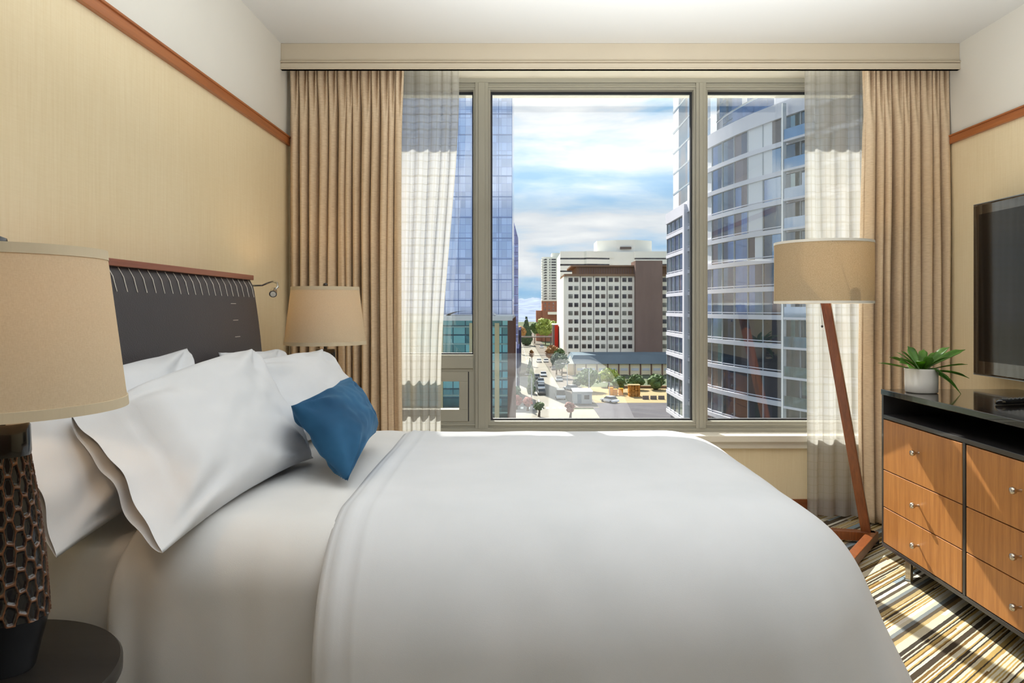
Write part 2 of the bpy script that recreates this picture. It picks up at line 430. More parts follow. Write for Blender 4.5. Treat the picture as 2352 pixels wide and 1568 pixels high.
tag(hanging('sheer_curtain', M_sheer, lambda z: 1.518+0.015*(1-sstep(0.3, 2.3, z)), lambda z: 1.88+0.02*(1-sstep(0.3, 2.2, z)), 3.915, 0.016, 5, 0.02, 2.50, 21, 0.62, 160, 40, pinch=False),
    'white sheer curtain with a woven grid, behind the leaning floor lamp', 'curtain')

# ------------------------------------------------------------------ bed
BZ = 0.73
def linen_mat(name, c1, c2, bs=0.18):
    m, t, b = base_mat(name)
    v = t.coords('Object', (1, 1, 1))
    n = t.noise(v, 5, 3); fine = t.noise(v, 900, 1)
    t.link(t.ramp(n, [(0.3, c1), (0.7, c2)]), b.inputs['Base Color'])
    b.inputs['Roughness'].default_value = 0.8; b.inputs['Specular IOR Level'].default_value = 0.25; b.inputs['Sheen Weight'].default_value = 0.1
    t.link(t.bump(fine, bs, 0.001), b.inputs['Normal']); return m
M_linen = linen_mat('white_linen', rgb(211, 213, 217), rgb(219, 220, 224))
M_sheet = linen_mat('white_sheet', rgb(216, 215, 214), rgb(224, 222, 220))
M_leather = simple('charcoal_leather', rgb(66, 62, 66), 0.42, vary=0.08, scale=3, bump=0.25, bscale=240)
M_stitch = simple('grey_thread', rgb(232, 226, 216), 0.8)
M_hbwood = wood('headboard_cherry', rgb(126, 66, 44), rgb(168, 98, 68), 0.35, (25, 1.2, 25))
M_skirt = simple('bed_base_fabric', rgb(150, 140, 128), 0.9)
bed = thing('bed', 'bed with a charcoal padded headboard and white mattress against the left wall', 'bed', (0, 2.07, 0))
m = MB(); m.box(-1.10, 0.52, 1.47, 2.63, 0.06, 0.36); m.build('bed_base', M_skirt, bed, bevel=0.01)
for sx in (-1.0, 0.42):
    for sy in (1.55, 2.59):
        m = MB(); m.lathe([(0.022, 0), (0.03, 0.06)], 14, (sx, sy, 0)); m.build('leg', M_gasket, bed)
m = MB()
def rrect(x0, x1, y0, y1, rc, inset):
    out = [(x0+inset, y0+inset), ]
    for k in range(9): a = -pi/2+pi/2*k/8; out.append((x1-rc+(rc-inset)*math.cos(a), y0+rc+(rc-inset)*math.sin(a)))
    for k in range(9): a = pi/2*k/8; out.append((x1-rc+(rc-inset)*math.cos(a), y1-rc+(rc-inset)*math.sin(a)))
    out.append((x0+inset, y1-inset)); return out
rings = [(0.36, 0.02), (0.38, 0.0)]+[(0.64+0.04*math.sin(pi/2*k/5), 0.04*(1-math.cos(pi/2*k/5))) for k in range(6)]
nr = 20
for z, ins in rings: m.v += [(x, y, z) for x, y in rrect(-1.08, 0.60, 1.44, 2.66, 0.30, ins)]
for i in range(len(rings)-1):
    for k in range(nr): k2 = (k+1) % nr; m.f.append((i*nr+k, i*nr+k2, (i+1)*nr+k2, (i+1)*nr+k)); m.m.append(0)
m.f.append(tuple((len(rings)-1)*nr+k for k in range(nr))); m.m.append(0); m.f.append(tuple(range(nr))[::-1]); m.m.append(0)
o = m.build('mattress', M_sheet, bed, auto=45)
# headboard: curved leather panel with cherry cap
HY0, HY1, HX = 1.35, 2.957, -1.12
m = MB()
def hb_prof(t):        # t: 0 at top .. 1 at bottom
    z = 1.268-0.95*t
    x = HX+0.045*math.sin(min(1.0, t*2.1)*pi/2)-0.03*max(0, t-0.45)
    if t < 0.03: x -= 0.012*(1-t/0.03)
    return x, z
NH = 40
def hbf(u, v):
    x, z = hb_prof(v); return (x, HY0+(HY1-HY0)*u, z)
m.grid(hbf, 30, NH)
m.grid(lambda u, v: (-1.23, HY0+(HY1-HY0)*u, 1.268-0.95*v), 30, NH, flip=True)
for yy in (HY0, HY1):
    m.grid(lambda u, v: (hb_prof(v)[0]*(u)+(-1.23)*(1-u), yy, 1.268-0.95*v), 4, NH, flip=(yy == HY1))
m.grid(lambda u, v: (HX*v+(-1.23)*(1-v)-0.012*v, HY0+(HY1-HY0)*u, 1.268), 30, 2)
hb = m.build('headboard', M_leather, bed, auto=50)
m = MB(); m.box(-1.235, HX+0.004, HY0-0.004, HY1+0.004, 1.266, 1.286); m.build('cap_rail', M_hbwood, bed, bevel=0.002)
m = MB(); m.box(-1.262, -1.232, HY0+0.1, HY1-0.1, 0.05, 1.25); m.build('headboard_frame', M_hbwood, bed)
y = HY0+0.02
while y < HY1-0.01:
    pts = []
    for k in range(6):
        t = 0.004+0.072*k/5; x, z = hb_prof(t); pts.append((x+0.0012, y+0.012*(1-math.cos(k/5*1.4)), z))
    m = MB(); m.tube(pts, 0.0012, 5); m.build('stitch', M_stitch, bed); y += 0.052
for k in range(5):
    x, z = hb_prof(0.105+k*0.066)
    for ya in (2.70, 1.56):
        m = MB(); m.bar((x+0.001, ya, z), (x+0.001, ya+0.045, z), 0.0018, 0.0018); m.build('stitch', M_stitch, bed)


def drape(s, t, sx0, sx1, ty0, ty1, R, top, k=0.07, wob=0.0, dome=0.012, seed=0, rc=0.0):
    """cloth point (s,t) on a bed whose flat core is sx0..sx1, ty0..ty1"""
    ax, a0, a1 = sx1-rc, ty0+rc, ty1-rc
    dx = s-ax if s > ax else 0.0
    dy = (t-a1) if t > a1 else ((t-a0) if t < a0 else 0.0)
    if dx > 0 and dy != 0:
        d = math.hypot(dx, dy); r = max(0.0, d-rc); q = min(d, rc)/d
        cx = ax+dx*q; cy = (a1 if dy > 0 else a0)+dy*q
    else:
        cx = min(s, sx1); cy = max(ty0, min(ty1, t)); dx = s-cx; dy = t-cy; r = math.hypot(dx, dy)
    u = (cx-sx0)/(sx1-sx0); v = (cy-ty0)/(ty1-ty0)
    zz = top+dome*math.sin(pi*max(0, min(1, u)))*math.sin(pi*v)
    if r < 1e-6: return Vector((cx, cy, zz))
    dl = math.hypot(dx, dy)
    kk = k*(0.3+0.7*max(0.0, dx/dl)**1.5); th = math.acos(kk)
    if r < R*th: h = R*math.sin(r/R); dv = R*(1-math.cos(r/R))
    else: e = r-R*th; h = R*math.sin(th)+kk*e; dv = R*(1-kk)+e*math.sin(th)
    if wob and r > R*0.8:
        ang = math.atan2(dy, dx); a = cx*2.2+cy*2.2+ang*1.3
        h += wob*sstep(R*0.8, R*0.8+0.5, r)*(math.sin(a*6.5+seed)+0.5*math.sin(a*13+seed*2))
    return Vector((cx+h*dx/dl, cy+h*dy/dl, zz-dv))
X0 = -0.405
def duvet_f(u, v):
    s = X0+(1.32-X0)*u
    t = 0.99+(3.10-0.99)*v
    # core
    edge = X0 - 0.03*(v-0.5)
    s2 = s+(edge-X0)*(1-u)
    p = drape(s2, t, X0, 0.50, 1.585, 2.44, 0.27, BZ, 0.42, 0.008, 0.012, 2, 0.05)
    n = 0.0045*nz(p.x*3.1, p.y*3.3, p.z*3)+0.0018*nz(p.x*11, p.y*9, p.z*6)
    w_ = (s2-edge)
    n -= 0.010*(1-sstep(0.0, 0.05, w_))**2
    n += 0.0035*math.exp(-((w_-0.03)/0.006)**2)-0.003*math.exp(-((w_-0.062)/0.005)**2)+0.003*math.exp(-((w_-0.075)/0.006)**2)
    p.z += n
    p.y -= n*0.6*(1 if t < 1.54 else 0)
    p.z = max(p.z, 0.05)
    return p
m = MB(); m.grid(duvet_f, 170, 150)
o = m.build('duvet', M_linen, smooth=True); sm = o.modifiers.new('thick', 'SOLIDIFY'); sm.thickness = 0.02; sm.offset = -1
tag(o, 'smooth white duvet draped over the bed down to the floor', 'duvet')
def sheet_f(u, v):
    s = -0.79+(-0.33+0.79)*u; t = 1.02+(3.06-1.02)*v
    # the free edge swings toward the headboard on top of the mattress
    p = drape(s, t, -0.84, 3.0, 1.535, 2.56, 0.125, 0.712, 0.02, 0.0, 0.0, 1)
    fall = sstep(0.0, 0.25, max(0, 1.53-t)+max(0, t-2.56))
    p.x -= 0.03*fall*(1-u)*math.exp(-u*2)
    wr = 0.006*math.sin(u*34+3*nz(u*3, v*2))*math.exp(-u*4.5)+0.0035*nz(u*7, v*6, 2)+0.004*math.sin(u*26+v*4)*sstep(0.55, 0.95, u)
    p.y -= wr*fall*(1 if t < 2 else -1); p.z += wr*(1-fall)*0.6
    p.z = max(p.z, 0.30)
    return p
m = MB(); m.grid(sheet_f, 90, 150)
o = m.build('top_sheet', M_sheet, smooth=True); sm = o.modifiers.new('thick', 'SOLIDIFY'); sm.thickness = 0.006; sm.offset = -1
tag(o, 'white top sheet turned back over the mattress between pillows and duvet', 'sheet')

def pillow(name, label, cs, T, mat, seed=0, openend=False, group=None, pin=0.07, wr=1.5, Tb=None, bend=(0, 0)):
    """cs: four corners bottom-near, bottom-far, top-far, top-near; T: forward bulge, Tb: backward bulge"""
    bn, bf, tf, tn = [Vector(c) for c in cs]
    Tb = T*0.7 if Tb is None else Tb
    c0 = (bn+bf+tf+tn)/4
    nrm = ((tf-bn).cross(tn-bf)).normalized()
    if nrm.x < 0: nrm = -nrm
    NU, NV = 64, 46
    def pt(u, v, side):
        uu = u*(1-pin*(0.3 if openend and u < 0 else 1)*(1-v*v)*abs(u)**3); vv = v*(1-pin*(0.7 if v > 0 and openend else 1.1)*(1-u*u)*abs(v)**3)
        a, b = (uu+1)/2, (vv+1)/2
        p = bn*(1-a)*(1-b)+bf*a*(1-b)+tf*a*b+tn*(1-a)*b
        e = max(0.0, (1-abs(u)**2.4))*max(0.0, (1-abs(v)**2.4))
        th = e**0.45
        if openend and u < 0:
            eo = max(0.0, 1-abs(v)**2.2)**0.6
            k = sstep(-0.55, -1.0, u); th = th*(1-k)+k*(0.10 if side > 0 else 0.35)*eo
            p += nrm*(0.006*math.sin(v*5+seed)+0.003*math.sin(v*11+seed*2))*k
            th -= 0.10*math.exp(-((u+0.74)/0.014)**2)*eo
        d = (T if side > 0 else Tb)*th
        wv = 0.0
        rad = math.exp(-((1-abs(u))**2+(1-abs(v))**2)*2.5)
        an = math.atan2(1-abs(v), 1-abs(u)+1e-4)
        wv += 0.010*rad*math.sin(an*9+seed+u*2)*th*2
        wv += 0.007*nz(u*2.2+seed, v*2.0, side)+0.003*nz(u*6+seed, v*5, side*2)*th
        wv *= wr
        q = p+nrm*(side*(d+wv*min(1, th*2)))
        q += Vector((0, 0, bend[0]))*(1-u*u)*(b) + Vector((bend[1], 0, 0))*(1-u*u)
        return q
    m = MB()
    m.grid(lambda a, b: pt(a*2-1, b*2-1, 1), NU, NV)
    m.grid(lambda a, b: pt(a*2-1, b*2-1, -1), NU, NV, flip=True)
    o = m.build(name, mat, smooth=True)
    wd = o.modifiers.new('weld', 'WELD'); wd.merge_threshold = 0.0006
    tag(o, label, 'pillow', group)
    return o
pillow('pillow', 'white pillow lying against the headboard nearest the camera, partly behind the front one',
       [(-0.845, 1.30, 0.70), (-0.86, 2.02, 0.72), (-1.02, 2.17, 1.03), (-1.06, 1.42, 0.98)], 0.075, M_linen, 3, True, Tb=0.02)
pillow('pillow', 'white pillow at the far back corner of the headboard by the reading light',
       [(-0.88, 2.24, 0.72), (-0.88, 2.80, 0.72), (-1.00, 2.92, 0.985), (-1.045, 2.45, 1.0)], 0.07, M_linen, 5, Tb=0.02)
pillow('pillow', 'white pillow standing in front on the window side, behind the blue cushion',
       [(-0.70, 2.06, 0.73), (-0.585, 2.74, 0.74), (-0.80, 2.82, 0.985), (-0.93, 2.20, 0.965)], 0.085, M_linen, 8, Tb=0.06)
pillow('pillow', 'large white pillow leaning in front on the near side, open hem toward the camera',
       [(-0.657, 1.30, 0.705), (-0.60, 2.04, 0.725), (-0.88, 2.32, 1.018), (-0.93, 1.475, 0.93)], 0.085, M_linen, 1, True, Tb=0.055, pin=0.10, bend=(0.016, 0))
def velvet():
    m, t, b = base_mat('blue_velvet')
    n = t.noise(t.coords('Object', (1, 1, 1)), 7, 3)
    t.link(t.ramp(n, [(0.3, rgb(24, 66, 100)), (0.7, rgb(44, 94, 132))]), b.inputs['Base Color'])
    b.inputs['Roughness'].default_value = 0.75; b.inputs['Sheen Weight'].default_value = 0.5; b.inputs['Sheen Roughness'].default_value = 0.35
    b.inputs['Sheen Tint'].default_value = rgb(130, 180, 220); b.inputs['Specular IOR Level'].default_value = 0.2
    return m
M_velvet = velvet()
pillow('cushion', 'small blue velvet lumbar cushion propped against the white pillows',
       [(-0.425, 1.725, 0.735), (-0.462, 2.235, 0.765), (-0.60, 2.345, 0.915), (-0.60, 1.845, 0.90)], 0.075, M_velvet, 14, pin=0.11, wr=1.2)['category'] = 'cushion'

# ------------------------------------------------------------------ bedside tables and lamps
M_ebony = simple('ebonised_wood', rgb(38, 35, 33), 0.35, vary=0.15, scale=2.0, stretch=(2, 40, 2), coat=0.2)
def linen_shade():
    m, t, b = base_mat('linen_shade'); t.n.remove(b); out = t.n['Material Output']
    v1 = t.coords('Object', (200, 200, 900)); v2 = t.coords('Object', (900, 900, 120))
    f = t.math('ADD', t.math('MULTIPLY', t.noise(v1, 1, 2), 0.5), t.math('MULTIPLY', t.noise(v2, 1, 2), 0.5))
    col = t.ramp(f, [(0.3, rgb(216, 199, 170)), (0.7, rgb(230, 215, 189))])
    df = t.new('ShaderNodeBsdfDiffuse'); tl = t.new('ShaderNodeBsdfTranslucent')
    t.link(col, df.inputs[0]); t.link(col, tl.inputs[0])
    mx = t.new('ShaderNodeMixShader'); mx.inputs[0].default_value = 0.3
    t.link(df.outputs[0], mx.inputs[1]); t.link(tl.outputs[0], mx.inputs[2]); t.link(mx.outputs[0], out.inputs['Surface']); return m
M_shade = linen_shade()
M_trim = simple('shade_trim', rgb(206, 190, 162), 0.9)
M_white_in = simple('shade_lining', rgb(240, 236, 226), 0.8)
M_bronze_dk = simple('lamp_black_glaze', rgb(24, 26, 31), 0.22, vary=0.2, scale=20, coat=0.4)
def honey_mat():
    m, t, b = base_mat('carved_bronze_glaze')
    at = t.new('ShaderNodeAttribute'); at.attribute_name = 'ridge'
    n = t.noise(t.coords('Object', (1, 1, 1)), 40, 3)
    f = t.math('MULTIPLY', at.outputs['Fac'], t.math('ADD', n, 0.55), clamp=True)
    t.link(t.ramp(f, [(0.25, rgb(20, 24, 32)), (0.7, rgb(70, 46, 34)), (1.0, rgb(112, 74, 50))]), b.inputs['Base Color'])
    b.inputs['Roughness'].default_value = 0.25; b.inputs['Coat Weight'].default_value = 0.5; return m
M_honey = honey_mat()
M_bulb = bpy.data.materials.new('lit_bulb'); M_bulb.use_nodes = True
_b = M_bulb.node_tree.nodes['Principled BSDF']; _b.inputs['Emission Color'].default_value = (1, 0.75, 0.45, 1); _b.inputs['Emission Strength'].default_value = 8
TZ = 0.557
def round_table(loc, label):
    t = thing('round_bedside_table', label, 'table', loc, 'round tables beside the bed')
    m = MB(); m.lathe([(0.0, TZ-0.028), (0.242, TZ-0.028), (0.25, TZ-0.022), (0.25, TZ-0.005), (0.246, TZ), (0.0, TZ)], 72, caps=False)
    m.build('table_top', M_ebony, t, loc=(0, 0, 0), auto=40)
    m = MB(); m.lathe([(0.0, 0.30), (0.19, 0.30), (0.19, TZ-0.028), (0, TZ-0.028)], 48, caps=False); d = m.build('drawer_drum', M_ebony, t, loc=(0, 0, 0), auto=40)
    m = MB(); m.lathe([(0.18, 0.10), (0.19, 0.105), (0.19, 0.12), (0.18, 0.125)], 48); m.build('shelf', M_ebony, t, loc=(0, 0, 0), auto=40)
    for k in range(4):
        a = pi/4+k*pi/2; m = MB(); m.bar((0.175*math.cos(a), 0.175*math.sin(a), 0), (0.165*math.cos(a), 0.165*math.sin(a), 0.31), 0.028, 0.028)
        m.build('leg', M_ebony, t, loc=(0, 0, 0))
    return t
round_table((-0.915, 1.125, 0), 'round black-topped bedside table in the near left corner under the big lamp')
round_table((-0.94, 3.33, 0), 'round black bedside table at the far side of the bed by the curtain')

def table_lamp(loc, label, sz=1.0):
    t = thing('table_lamp', label, 'lamp', loc, 'table lamps with linen shades beside the bed')
    H0, H1, HT = 0.088, 0.352, 0.405        # foot top, honeycomb top, collar top
    m = MB(); m.lathe([(0.0, 0), (0.045, 0), (0.048, 0.006), (0.056, 0.045), (0.066, H0), (0.0, H0)], 40, caps=False, sx=1.12, sy=0.85); m.build('foot', M_bronze_dk, t, loc=(0, 0, 0), auto=40)
    m = MB(); m.lathe([(0.0, H1), (0.041, H1), (0.042, H1+0.006), (0.0405, HT-0.004), (0.038, HT), (0.0, HT)], 40, caps=False, sx=1.12, sy=0.85); m.build('collar', M_bronze_dk, t, loc=(0, 0, 0), auto=40)
    # honeycomb carved body
    NA, NZ = 220, 150; cols = 26; rowh = 0.034
    me_v = []; ridge = []
    for j in range(NZ+1):
        tt = j/NZ; z = H0+(H1-H0)*tt
        r = 0.068*(1-tt)+0.0415*tt+0.004*math.sin(pi*tt)
        for i in range(NA):
            a = i/NA
            best = 9; sec = 9
            cu = a*cols
            for ci in (math.floor(cu)-1, math.floor(cu), math.floor(cu)+1, math.floor(cu)+2):
                off = 0.5*(ci % 2)
                zr = z/rowh-off
                for ri in (math.floor(zr), math.floor(zr)+1):
                    hsh = math.sin(ci % cols*12.9+ri*78.2)*43758.5; hsh -= math.floor(hsh)
                    hs2 = math.sin(ci % cols*39.3+ri*11.1)*24634.6; hs2 -= math.floor(hs2)
                    du = (cu-(ci+0.5)-0.28*(hsh-0.5))*0.0165
                    dz = (zr-ri-0.30*(hs2-0.5))*rowh*0.50
                    dd = math.hypot(du, dz)
                    if dd < best: sec = best; best = dd
                    elif dd < sec: sec = dd
            g = sec-best
            rd = 1-sstep(0.0008, 0.005, g)
            ridge.append(rd)
            rr = r-0.0045*(1-rd)
            me_v.append((rr*1.12*math.cos(2*pi*a), rr*0.85*math.sin(2*pi*a), z))
    m = MB(); m.v = me_v
    for j in range(NZ):
        for i in range(NA):
            i2 = (i+1) % NA; m.f.append((j*NA+i, j*NA+i2, (j+1)*NA+i2, (j+1)*NA+i)); m.m.append(0)
    o = m.build('honeycomb_body', M_honey, t, loc=(0, 0, 0), smooth=True)
    at = o.data.attributes.new('ridge', 'FLOAT', 'POINT'); at.data.foreach_set('value', ridge)
    zb, zt = 0.428, 0.690
    m = MB(); m.lathe([(0.008, HT), (0.008, zb+0.02), (0.016, zb+0.022), (0.016, zb+0.05), (0.010, zb+0.052)], 16); m.build('socket', M_bronze_dk, t, loc=(0, 0, 0))
    m = MB(); m.lathe([(0.0, zb+0.05), (0.014, zb+0.06), (0.028, zb+0.10), (0.026, zb+0.125), (0.0, zb+0.14)], 20, caps=False); m.build('bulb', M_white_in, t, loc=(0, 0, 0), smooth=True)
    m = MB(); m.lathe([(0.1845, zb), (0.1525, zt)], 96, caps=False); m.lathe([(0.1515, zt), (0.1835, zb)], 96, caps=False)
    sh = m.build('lamp_shade', M_shade, t, loc=(0, 0, 0), smooth=True)
    m = MB(); m.lathe([(0.1862, zb-0.002), (0.1848, zb+0.014), (0.1820, zb+0.014), (0.1820, zb-0.002), (0.1862, zb-0.002)], 96, caps=False)
    m.build('shade_trim', M_trim, sh, loc=(0, 0, 0)); m = MB(); m.lathe([(0.1552, zt-0.014), (0.1538, zt+0.002), (0.1510, zt+0.002), (0.1510, zt-0.014), (0.1552, zt-0.014)], 96, caps=False)
    m.build('shade_trim', M_trim, sh, loc=(0, 0, 0))
    m = MB()
    for k in range(3):
        a = 2*pi*k/3+0.5; m.tube([(0, 0, zt-0.012), (0.152*math.cos(a), 0.152*math.sin(a), zt-0.004)], 0.0018, 6)
    m.tube([(0.0, 0.0, zb+0.05), (0.045, 0, zb+0.08), (0.045, 0, zt-0.06), (0, 0, zt-0.012)], 0.0018, 6)
    m.build('harp', M_bronze_dk, t, loc=(0, 0, 0))
    m = MB(); m.lathe([(0.0, zt-0.014), (0.005, zt-0.012), (0.005, zt+0.002), (0.012, zt+0.008), (0.010, zt+0.018), (0.0, zt+0.022)], 16, caps=False); m.build('finial', M_bronze_dk, t, loc=(0, 0, 0), smooth=True)
    ld = bpy.data.lights.new('bulb_light', 'POINT'); ld.energy = 1.3; ld.color = (1.0, 0.7, 0.42); ld.shadow_soft_size = 0.03
    lo = bpy.data.objects.new('bulb_light', ld); COL.objects.link(lo); lo.parent = t; lo.location = (0, 0, zb+0.17)
    return t
table_lamp((-0.862, 1.18, TZ), 'big table lamp in the left foreground, linen shade cut off by the frame')
table_lamp((-0.925, 3.335, TZ), 'table lamp with linen shade beyond the bed in front of the curtain')

# reading light
M_chrome = simple('chrome', rgb(200, 200, 198), 0.12, 1.0, vary=0.02)
t = thing('reading_light', 'small chrome gooseneck reading light at the far end of the headboard', 'lamp', (-1.135, 2.97, 1.245))
m = MB(); m.tube([(-1.16, 2.975, 1.243), (-1.09, 2.985, 1.246), (-1.065, 2.98, 1.256), (-1.04, 2.97, 1.262), (-1.018, 2.955, 1.255), (-1.012, 2.945, 1.238), (-1.02, 2.935, 1.224)], 0.0045, 10)
m.build('gooseneck', M_chrome, t, smooth=True)
m = MB(); hd = Vector((-1.0235, 2.93, 1.219)); dr = Vector((0.15, -0.75, -0.45)).normalized()
m.tube([hd-dr*0.016, hd-dr*0.012, hd+dr*0.004, hd+dr*0.022], [0.006, 0.012, 0.014, 0.0155], 18); hdo = m.build('lamp_head', M_chrome, t, auto=40)
m = MB(); m.tube([hd+dr*0.0222, hd+dr*0.0235], 0.011, 18); m.build('lens', M_white_in, hdo)
m = MB(); m.box(-1.20, -1.13, 2.957, 2.967, 1.225, 1.262); m.build('mounting_plate', M_chrome, t)

# ------------------------------------------------------------------ floor lamp
M_walnut = wood('walnut_beam', rgb(104, 52, 22), rgb(150, 84, 40), 0.3, (30, 30, 2), 0.4)
fl = thing('floor_lamp', 'leaning wooden floor lamp with a beige drum shade in front of the window', 'lamp', (1.68, 3.53, 0))
ptop, pbot = Vector((1.432, 3.45, 1.26)), Vector((1.683, 3.53, 0.03))
m = MB(); m.bar(pbot, ptop, 0.044, 0.044, up=(0, 1, 0), roll=math.radians(28)); m.build('pole', M_walnut, fl, bevel=0.003)
m = MB(); m.bar((1.715, 3.512, 0.036), (1.36, 3.60, 0.036), 0.045, 0.045); m.build('foot', M_walnut, fl, bevel=0.003)
m = MB(); m.bar((1.715, 3.53, 0.036), (1.40, 3.12, 0.036), 0.045, 0.045); m.build('foot', M_walnut, fl, bevel=0.003)
for p in ((1.72, 3.525), (1.37, 3.598), (1.42, 3.145)):
    m = MB(); m.lathe([(0.018, 0), (0.018, 0.016)], 14, (p[0], p[1], 0)); m.build('glide', M_gasket, fl)
SCN = (1.434, 3.45); SR = 0.2235; sz0, sz1 = 1.175, 1.465
m = MB(); m.lathe([(SR, sz0), (SR, sz1)], 110, (SCN[0], SCN[1], 0), caps=False)
m.lathe([(SR-0.0012, sz1), (SR-0.0012, sz0)], 110, (SCN[0], SCN[1], 0), caps=False, mi=1)
def drum_mat():
    m, t, b = base_mat('drum_shade_linen'); t.n.remove(b); out = t.n['Material Output']
    f = t.noise(t.coords('Object', (1, 1, 1)), 260, 3, 0.7)
    col = t.ramp(f, [(0.3, rgb(186, 167, 136)), (0.7, rgb(212, 196, 168))])
    df = t.new('ShaderNodeBsdfDiffuse'); tl = t.new('ShaderNodeBsdfTranslucent')
    t.link(col, df.inputs[0]); t.link(col, tl.inputs[0])
    mx = t.new('ShaderNodeMixShader'); mx.inputs[0].default_value = 0.28
    t.link(df.outputs[0], mx.inputs[1]); t.link(tl.outputs[0], mx.inputs[2]); t.link(mx.outputs[0], out.inputs['Surface']); return m
M_drum = drum_mat()
sh = m.build('drum_shade', [M_drum, M_shade], fl, smooth=True)
for z0, z1 in ((sz0-0.002, sz0+0.010), (sz1-0.010, sz1+0.002)):
    m = MB(); m.lathe([(SR+0.0015, z0), (SR+0.0015, z1), (SR-0.002, z1), (SR-0.002, z0), (SR+0.0015, z0)], 110, (SCN[0], SCN[1], 0), caps=False)
    m.build('shade_trim', M_white_in, sh)
m = MB(); m.lathe([(0.014, 1.26), (0.014, 1.33)], 16, (SCN[0], SCN[1], 0)); m.build('socket', M_gasket, fl)
m = MB(); m.lathe([(0.0, 1.325), (0.014, 1.335), (0.03, 1.37), (0.027, 1.40), (0, 1.415)], 18, (SCN[0], SCN[1], 0), caps=False); m.build('bulb', M_white_in, fl, smooth=True)
m = MB()
for k in range(3):
    a = 2*pi*k/3+0.3; m.tube([(SCN[0], SCN[1], 1.32), (SCN[0]+SR*math.cos(a), SCN[1]+SR*math.sin(a), 1.455)], 0.002, 6)
m.build('spider', M_chrome, fl)
m = MB(); m.tube([(1.40, 3.43, 1.31), (1.408, 3.40, 1.07)], 0.0009, 5); m.lathe([(0, 0), (0.005, 0.004), (0.005, 0.010), (0, 0.014)], 10, (1.408, 3.40, 1.058), caps=False); m.build('pull_chain', M_gasket, fl)
ld = bpy.data.lights.new('bulb_light', 'POINT'); ld.energy = 1.6; ld.color = (1.0, 0.76, 0.5); ld.shadow_soft_size = 0.03
lo = bpy.data.objects.new('bulb_light', ld); COL.objects.link(lo); lo.location = (SCN[0], SCN[1]-0.06, 1.38)

# ------------------------------------------------------------------ dresser
M_black = simple('black_lacquer_frame', rgb(48, 46, 46), 0.3, vary=0.1, coat=0.3)
M_dtop = simple('black_gloss_top', rgb(30, 27, 26), 0.12, vary=0.1, coat=0.6)
M_drawer = wood('cherry_drawer', rgb(146, 90, 42), rgb(190, 130, 68), 0.42, (30, 30, 1.6), 0.15)
M_knob = simple('satin_nickel', rgb(196, 188, 176), 0.22, 1.0, vary=0.02)
DX, DXB, DY1, DW = 1.587, 2.19, 3.193, 0.595
DY0 = DY1-3*DW-0.02; DZ = 0.792; Z0 = 0.098
dr = thing('dresser', 'cherry wood dresser with black frame and open top shelf along the right wall', 'dresser', (1.9, 2.3, 0))
m = MB(); m.box(DX-0.004, DXB, DY0, DY1, DZ-0.024, DZ); m.build('top', M_dtop, dr, bevel=0.002)
m = MB()
m.box(DX, DXB, DY0, DY1, Z0, Z0+0.016)
m.box(DX, DXB, DY1-0.016, DY1, Z0+0.016, DZ-0.024); m.box(DX, DXB, DY0, DY0+0.016, Z0+0.016, DZ-0.024)
m.box(DX, DXB, DY0+0.016, DY1-0.016, 0.664, 0.682)
m.box(DXB-0.012, DXB, DY0+0.016, DY1-0.016, Z0+0.016, DZ-0.024)
for k in (1, 2): yy = DY1-k*DW; m.box(DX, DXB-0.012, yy-0.01, yy+0.006, Z0+0.016, 0.664)
m.build('carcass', M_black, dr, bevel=0.0015)
for c in range(3):
    ya, yb = DY1-(c+1)*DW+0.008, DY1-c*DW-0.018
    if c == 2: ya += 0.008
    for (za, zb) in ((0.4405, 0.660), (0.2765, 0.4365), (0.118, 0.2725)):
        m = MB(); m.box(DX-0.001, DX+0.018, ya, yb, za, zb); d = m.build('drawer', M_drawer, dr, bevel=0.0015)
        m = MB(); m.box(DX+0.018, DXB-0.05, ya+0.01, yb-0.01, za+0.012, zb-0.02); m.build('drawer_box', M_black, d)
        m = MB(); m.lathe([(0.006, 0), (0.0045, 0.006), (0.0045, 0.014), (0.010, 0.019), (0.0125, 0.026), (0.010, 0.033), (0.0, 0.036)], 18, caps=False)
        kv = [(DX-0.001-z, (ya+yb)/2+x*1.0, (za+zb)/2+0.018*(1 if zb-za > 0.2 else 0)+y) for x, y, z in m.v]; m.v = kv
        m.build('knob', M_knob, d, smooth=True)
for yy in (DY1-0.18, DY0+0.18):
    for xx in (DX+0.02, DXB-0.05):
        m = MB(); m.box(xx, xx+0.012, yy-0.02, yy+0.02, 0, Z0); m.build('leg', M_knob, dr, bevel=0.001)

# ------------------------------------------------------------------ TV and remote, plant
M_screen = simple('tv_screen', rgb(10, 11, 14), 0.08, vary=0.02, coat=0.0, spec=0.35)
M_bezel = simple('tv_bezel_gloss', rgb(16, 17, 20), 0.08, vary=0.05, coat=1.0)
M_silver = simple('tv_edge', rgb(150, 155, 160), 0.3, 0.8)
tv = thing('television', 'wide black flat television mounted on the right wall above the dresser', 'television', (2.2, 2.75, 1.24))
TX, TY0, TY1, TZ0, TZ1 = 2.15, 2.03, 3.447, 0.837, 1.643
m = MB(); m.box(TX, TX+0.045, TY0, TY1, TZ0, TZ1); m.build('cabinet', M_bezel, tv, bevel=0.008)
m = MB(); m.box(TX-0.002, TX+0.002, TY0+0.05, TY1-0.05, TZ0+0.065, TZ1-0.05); m.build('screen', M_screen, tv)
m = MB()
for a, b, c, d in ((TY0-0.004, TY1+0.004, TZ0-0.004, TZ0), (TY0-0.004, TY1+0.004, TZ1, TZ1+0.004), (TY0-0.004, TY0, TZ0, TZ1), (TY1, TY1+0.004, TZ0, TZ1)): m.box(TX+0.006, TX+0.03, a, b, c, d)
m.build('edge_trim', M_silver, tv)
